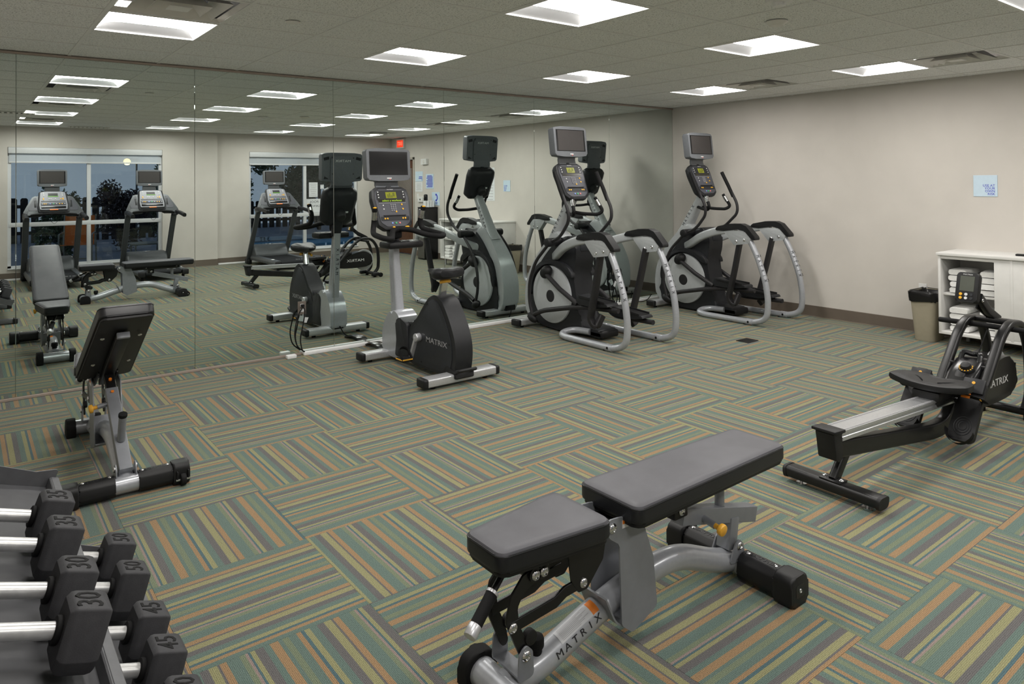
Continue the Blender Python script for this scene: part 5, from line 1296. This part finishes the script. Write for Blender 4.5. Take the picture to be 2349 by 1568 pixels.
def towel_mesh(seed):
    rnd = random.Random(seed)
    w, d, h = 0.17 + rnd.uniform(-0.01, 0.008), 0.30, 0.052
    out = []
    for k in range(7):
        x = -d / 2 + d * k / 6
        sg = 1 - 0.10 * abs(2 * k / 6 - 1) ** 4
        ring = []
        for u, v in rrect(w * sg, h * (1 - 0.12 * abs(2 * k / 6 - 1) ** 3), 0.024, 5):
            ring.append((x + rnd.uniform(-0.003, 0.003), u + rnd.uniform(-0.002, 0.002), h / 2 + v + rnd.uniform(-0.0015, 0.0015)))
        out.append(ring)
    return B().loft(out).mesh('towel', 70)
_tw = [towel_mesh(k) for k in range(4)]
for me in _tw: me.materials.append(m_towel)
def stack(x, y, z, n, where):
    for k in range(n):
        o = link(bpy.data.objects.new('folded_towel', _tw[(k + int(abs(y) * 100)) % 4]))
        o.location = (x + random.uniform(-0.008, 0.008), y + random.uniform(-0.006, 0.006), z + 0.003 + 0.0545 * k)
        o.rotation_euler = (0, 0, random.uniform(-0.04, 0.04))
        tag(o, ('bottom', 'second from the bottom', 'third from the bottom', 'topmost')[k] + ' folded white towel of the ' + where, 'towel', 'folded towels in the cabinet')
for _y, _w in ((-3.60, 'left stack, near bay, '), (-3.84, 'right stack, near bay, '), (-4.76, 'left stack, far bay, '), (-5.02, 'right stack, far bay, ')):
    stack(-0.26, _y, 0.4895, 4, _w + 'upper shelf')
    stack(-0.26, _y, 0.1415, 4, _w + 'lower shelf')
o = part('remote_control', B().box((0, 0, 0.009), (0.05, 0.16, 0.018), 0.005), m_blk); o.location = (-0.30, -4.10, 0.8605); tag(o, 'black remote lying on the white cabinet', 'remote')

# ------------------------------------------------------------------ waste bin
wb_ = thing('waste_bin', 'beige plastic waste bin with a black liner', 'waste bin', (-0.25, -3.285, 0))
ring = lambda hx, hy, z, r=0.05: [(u, v, z) for u, v in rrect(2 * hx, 2 * hy, r, 5)]
part('bin', B().loft([ring(0.125, 0.085, 0.0), ring(0.13, 0.09, 0.012), ring(0.168, 0.118, 0.465), ring(0.164, 0.114, 0.465), ring(0.126, 0.086, 0.02)]), mat('beige_plastic', (172, 164, 144), 0.5, var=0.03), wb_)
random.seed(9)
lr = []
for k, (hx, hy, z) in enumerate(((0.120, 0.08, 0.25), (0.160, 0.110, 0.455), (0.172, 0.122, 0.473), (0.178, 0.128, 0.463), (0.177, 0.127, 0.42), (0.174, 0.124, 0.378))):
    lr.append([(u + random.uniform(-0.004, 0.004), v + random.uniform(-0.004, 0.004), z + random.uniform(-0.010, 0.010)) for u, v in rrect(2 * hx, 2 * hy, 0.05, 5)])
part('liner', B().loft(lr, cap=False), mat('black_liner', (18, 18, 19), 0.22, var=0.1), wb_)

# ------------------------------------------------------------------ floor raceways, cords, floor box
m_race = mat('white_raceway', (236, 236, 236), 0.4, var=0.02)
def raceway(label, x0, x1, y0, y1, h=0.032):
    o = part('cable_raceway', B().box(((x0 + x1) / 2, (y0 + y1) / 2, h / 2), (x1 - x0, abs(y1 - y0), h), 0.006), m_race)
    tag(o, label, 'raceway', 'white cable raceways')
raceway('white floor raceway in front of the mirror left of the bike', -5.16, -4.53, -0.058, -0.012)
raceway('white floor raceway in front of the mirror right of the bike', -4.50, -0.02, -0.058, -0.012)
raceway('white floor raceway under the right window', -3.72, -2.95, YB2 + 0.016, YB2 + 0.05)
raceway('white floor raceway under the left window', -8.0, -6.75, YB + 0.016, YB + 0.05)
o = part('junction_box', B().box((-5.285, -0.075, 0.017), (0.085, 0.055, 0.033), 0.008), m_race); tag(o, 'small white junction box at the foot of the mirrors', 'junction box')
t = thing('power_cord', 'pair of black power cords hanging from the mirror outlet', 'cord')
part('plug', B().box((-5.157, -0.02, 0.442), (0.028, 0.03, 0.024), 0.006), m_rub, t)
part('cord', B().tube([(-5.157, -0.03, 0.44), (-5.15, -0.06, 0.40), (-5.165, -0.06, 0.30), (-5.20, -0.06, 0.15), (-5.175, -0.05, 0.05), (-5.15, -0.045, 0.034)], 0.0055, 8, fil=0.08), m_rub, t)
part('cord', B().tube([(-5.157, -0.03, 0.435), (-5.215, -0.045, 0.36), (-5.25, -0.055, 0.20), (-5.225, -0.055, 0.09), (-5.155, -0.05, 0.034)], 0.0055, 8, fil=0.10), m_rub, t)
part('paper_tag', B().box((-5.14, -0.045, 0.315), (0.05, 0.003, 0.05), 0.001, (0.3, 0.2, 0.5), 1), m_paper, t)
t = thing('power_cord', 'bundle of black cords at the outlet between the ellipticals', 'cord')
for k, (dx, z) in enumerate(((-0.06, 0.455), (0.05, 0.455), (-0.05, 0.41), (0.06, 0.41))):
    part('plug', B().box((-1.14 + dx * 0.25, -0.02, z), (0.028, 0.03, 0.022), 0.006), m_rub, t)
    part('cord', B().tube([(-1.14 + dx * 0.3, -0.035, z), (-1.14 + dx * 1.2, -0.05, z - 0.01), (-1.14 + dx * 1.3, -0.05, 0.28), (-1.14 + dx * 0.3, -0.06, 0.10), (-1.14 + dx * 0.5, -0.05, 0.034)], 0.0055, 8, fil=0.05), m_rub, t)
for k, dx in enumerate((-0.045, 0.03)):
    part('paper_tag', B().box((-1.16 + dx, -0.065, 0.27), (0.045, 0.003, 0.07), 0.001, (0.1, 0.5 - k, 0.3), 1), m_paper, t)
t = thing('cable_cover', 'glossy black cable cover arching from the raceway to the bike', 'cable cover')
part('cover', B().sweep([(-4.515, -0.05, 0.010), (-4.515, -0.14, 0.045), (-4.515, -0.28, 0.042), (-4.515, -0.40, 0.008)], rrect(0.10, 0.016, 0.006), fil=0.06, up=(0, 0, 1)), mat('glossy_black_cover', (24, 25, 28), 0.15, var=0.03), t)
part('lead', B().tube([(-4.515, -0.38, 0.012), (-4.535, -0.46, 0.015), (-4.55, -0.545, 0.09)], 0.006, 8, fil=0.04), m_rub, t)
t = thing('floor_box', 'small black power box set in the carpet', 'floor box', (-1.63, -2.215, 0), 0)
part('lid', B().box((0, 0, 0.003), (0.17, 0.135, 0.006), 0.002), m_blk, t)
part('lid_flap', B().box((0, 0.0, 0.0065), (0.12, 0.09, 0.003), 0.001, seg=1), m_gloss, t)
for k, x in enumerate((-2.62, -0.63)):
    t = thing('power_cord', ('black cord lying on the carpet before the left elliptical', 'black cord lying on the carpet before the corner elliptical')[k], 'cord')
    part('cord', B().tube([(x - 0.02, -0.165, 0.10), (x - 0.06, -0.14, 0.03), (x - 0.12, -0.10, 0.007), (x - 0.16, -0.066, 0.007)], 0.0055, 8, fil=0.05), m_rub, t)
# ================================================================== outside the windows, seen only in the mirrors
m_pave = mat('patio_concrete', (118, 124, 134), 0.85, var=0.10, scale=2)
og = struct('ground_patio', B().box((-3, -9.15, -0.10), (26, 1.9, 0.16)).box((-12.0, -16, -0.10), (17, 12, 0.16)).box((7.5, -16, -0.10), (5, 12, 0.16)).box((0.75, -18.0, -0.10), (8.5, 8, 0.16)).box((0.75, -12, -1.4), (8.5, 5, 0.2)), m_pave); og['label'] = 'grey patio paving beyond the windows'
m_water = mat('pool_water', (70, 165, 205), 0.06, spec=0.6, var=0.15, scale=1.2, bump=0.3, bscale=3)
o = part('pool_water', B().box((0.75, -12.05, -0.16), (8.48, 3.88, 0.10)), m_water); tag(o, 'blue swimming pool water beyond the right window', 'pool', kind='stuff')
cp = struct('pool_coping', B().box((0.75, -14.06, -0.03), (8.5, 0.14, 0.10)).box((0.75, -10.05, -0.02), (8.5, 0.14, 0.06)), mat('pale_coping', (176, 180, 182), 0.6)); cp['label'] = 'pale stone edge of the pool'
part('depth_mark', B().text('3 FT', 0.16, frame((-0.8, -13.985, -0.035), (-1, 0, 0), (0, 0, 1)), ext=0.001), m_blackprint, cp)
# fence of dark pickets
m_fence = mat('dark_fence_wood', (40, 34, 32), 0.8, var=0.15, scale=10)
def fence(x0, x1, y, h, label, step=0.24):
    f = thing('picket_fence', label, 'fence', ((x0 + x1) / 2, y, 0))
    n = int((x1 - x0) / step)
    me = B().prism(rpoly([(-0.085, 0.0), (0.085, 0.0), (0.085, h - 0.04), (0.05, h), (-0.05, h), (-0.085, h - 0.04)], 0.01, 2), -0.012, 0.012, 'xz').mesh('picket'); me.materials.append(m_fence)
    for k in range(n):
        o = link(bpy.data.objects.new('picket', me), f); o.location = (-(x1 - x0) / 2 + (k + 0.5) * step, 0, -0.02)
    for z in (0.25, h - 0.25):
        part('fence_rail', B().box((0, -0.03, z), (x1 - x0, 0.04, 0.09)), m_fence, f)
fence(-9.5, -3.0, -17.0, 1.22, 'dark picket fence beyond the left window')
fence(-3.0, 6.0, -19.2, 0.95, 'low dark picket fence behind the pool')
# shrubs and trees
m_leaf = mat('dark_leaf', (66, 84, 58), 0.6, var=0.35, scale=6)
m_leaf2 = mat('purple_leaf', (60, 50, 52), 0.6, var=0.3, scale=6)
m_bark = mat('bark', (58, 48, 40), 0.9, var=0.2)
def shrub(name, label, cat, x, y, w, h, m, seed, n=900, trunk=0.0, ls=0.045):
    rnd = random.Random(seed)
    t = thing(name, label, cat, (x, y, -0.02))
    vs, fs = [], []
    blobs = [(rnd.uniform(-0.5, 0.5) * w, rnd.uniform(-0.3, 0.3) * w, trunk + (h - trunk) * rnd.uniform(0.2, 0.85), rnd.uniform(0.22, 0.36)) for _ in range(9)]
    for _ in range(n):
        bx, by, bz, br = rnd.choice(blobs)
        v = Vector((rnd.gauss(0, 1), rnd.gauss(0, 1), rnd.gauss(0, 1))).normalized() * rnd.uniform(0.4, 1.0)
        c = Vector((bx + v.x * br * w, by + v.y * br * w * 0.7, bz + v.z * br * (h - trunk) * 0.75))
        if c.z < 0.02: continue
        a = Vector((rnd.gauss(0, 1), rnd.gauss(0, 1), rnd.gauss(0, 1))).normalized(); b_ = a.orthogonal().normalized()
        s = ls * rnd.uniform(0.6, 1.3); k = len(vs)
        vs += [c - a * s, c + b_ * s * 0.4, c + a * s, c - b_ * s * 0.4]; fs.append((k, k + 1, k + 2, k + 3))
    me = bpy.data.meshes.new('foliage'); me.from_pydata(vs, [], fs); me.materials.append(m)
    part('foliage', me, m, t, kind='stuff')
    for k in range(3):
        bx, by, bz, br = blobs[k]
        part('stem', B().tube([(0, 0, 0), (bx * 0.3, by * 0.3, bz * 0.5), (bx, by, bz)], 0.03 + 0.04 * trunk, 6), m_bark, t)
shrub('shrub', 'dark red leafed shrub right of the left window mullion', 'shrub', -4.60, -12.6, 1.0, 1.6, m_leaf2, 3, 5200)
shrub('shrub', 'round green shrub behind the left treadmill', 'shrub', -6.0, -11.0, 0.55, 1.5, m_leaf, 5, 3000)
shrub('shrub', 'small dark shrub at the right edge of the left window', 'shrub', -3.9, -10.95, 0.55, 1.95, m_leaf, 8, 2600)
shrub('tree', 'dark tree at the left edge of the pool window', 'tree', -1.3, -16.0, 1.9, 3.4, m_leaf, 11, 6500, 0.7, 0.08)
shrub('tree', 'pale green tree in the middle of the pool window', 'tree', 1.9, -16.6, 1.9, 2.6, m_leaf, 12, 5500, 0.6, 0.08)
shrub('tree', 'distant tree right of the pool window', 'tree', 5.4, -16.6, 1.9, 2.4, m_leaf, 13, 4000, 0.5, 0.08)
# patio lamp
t = thing('patio_lamp', 'lit globe lamp on a thin post on the patio', 'lamp', (-4.24, -14.2, 0))
part('post', B().cyl((0.22, 0, -0.02), (0.22, 0, 2.22), 0.022, n=12).cyl((0.22, 0, 2.20), (0.0, 0, 2.20), 0.014, n=10), m_tpost, t)
part('globe', B().ell((0.0, 0, 2.13), (0.085, 0.085, 0.085)), mat('lit_globe', (255, 226, 150), 0.5, var=0.0, emit=(255, 220, 130), es=9.0), t)
# patio chairs and table
m_sling = mat('orange_sling', (205, 112, 48), 0.75, var=0.08, scale=30)
m_chairfr = mat('grey_chair_frame', (120, 124, 118), 0.45, metal=0.3, var=0.03)
def patio_chair(label, x, y, rz):
    t = thing('patio_chair', label, 'chair', (x, y, 0), rz, 'orange patio chairs')
    part('back', B().sweep([(0, -0.20, 0.40), (0, -0.30, 0.95)], rrect(0.50, 0.016, 0.005), up=(0, 1, 0)), m_sling, t)
    part('seat', B().sweep([(0, 0.24, 0.42), (0, -0.20, 0.39)], rrect(0.50, 0.016, 0.005), up=(0, 0, 1)), m_sling, t)
    for s in (-1, 1):
        part('side_frame', B().tube([(s * 0.27, 0.26, 0), (s * 0.27, 0.24, 0.42), (s * 0.27, 0.22, 0.62), (s * 0.27, -0.22, 0.64), (s * 0.27, -0.30, 0.0)], 0.014, 8, fil=0.06), m_chairfr, t)
        part('back_rail', B().tube([(s * 0.26, -0.19, 0.38), (s * 0.26, -0.30, 0.97)], 0.014, 8), m_chairfr, t)
    part('stretcher', B().cyl((-0.27, 0.25, 0.16), (0.27, 0.25, 0.16), 0.012, n=8), m_chairfr, t)
patio_chair('orange sling patio chair behind the left treadmill', -5.84, -9.55, R(15))
patio_chair('orange sling patio chair further off by the right window post', -3.95, -10.2, R(-20))
t = thing('patio_table', 'low grey patio table outside the left window', 'table', (-4.70, -9.25, 0))
part('table_top', B().prism(rrect(0.62, 0.62, 0.10), 0.375, 0.400, 'xy', 0.006), m_chairfr, t)
for sx in (-1, 1):
    for sy in (-1, 1):
        part('leg', B().cyl((sx * 0.24, sy * 0.24, -0.02), (sx * 0.24, sy * 0.24, 0.376), 0.016, n=10), m_chairfr, t)
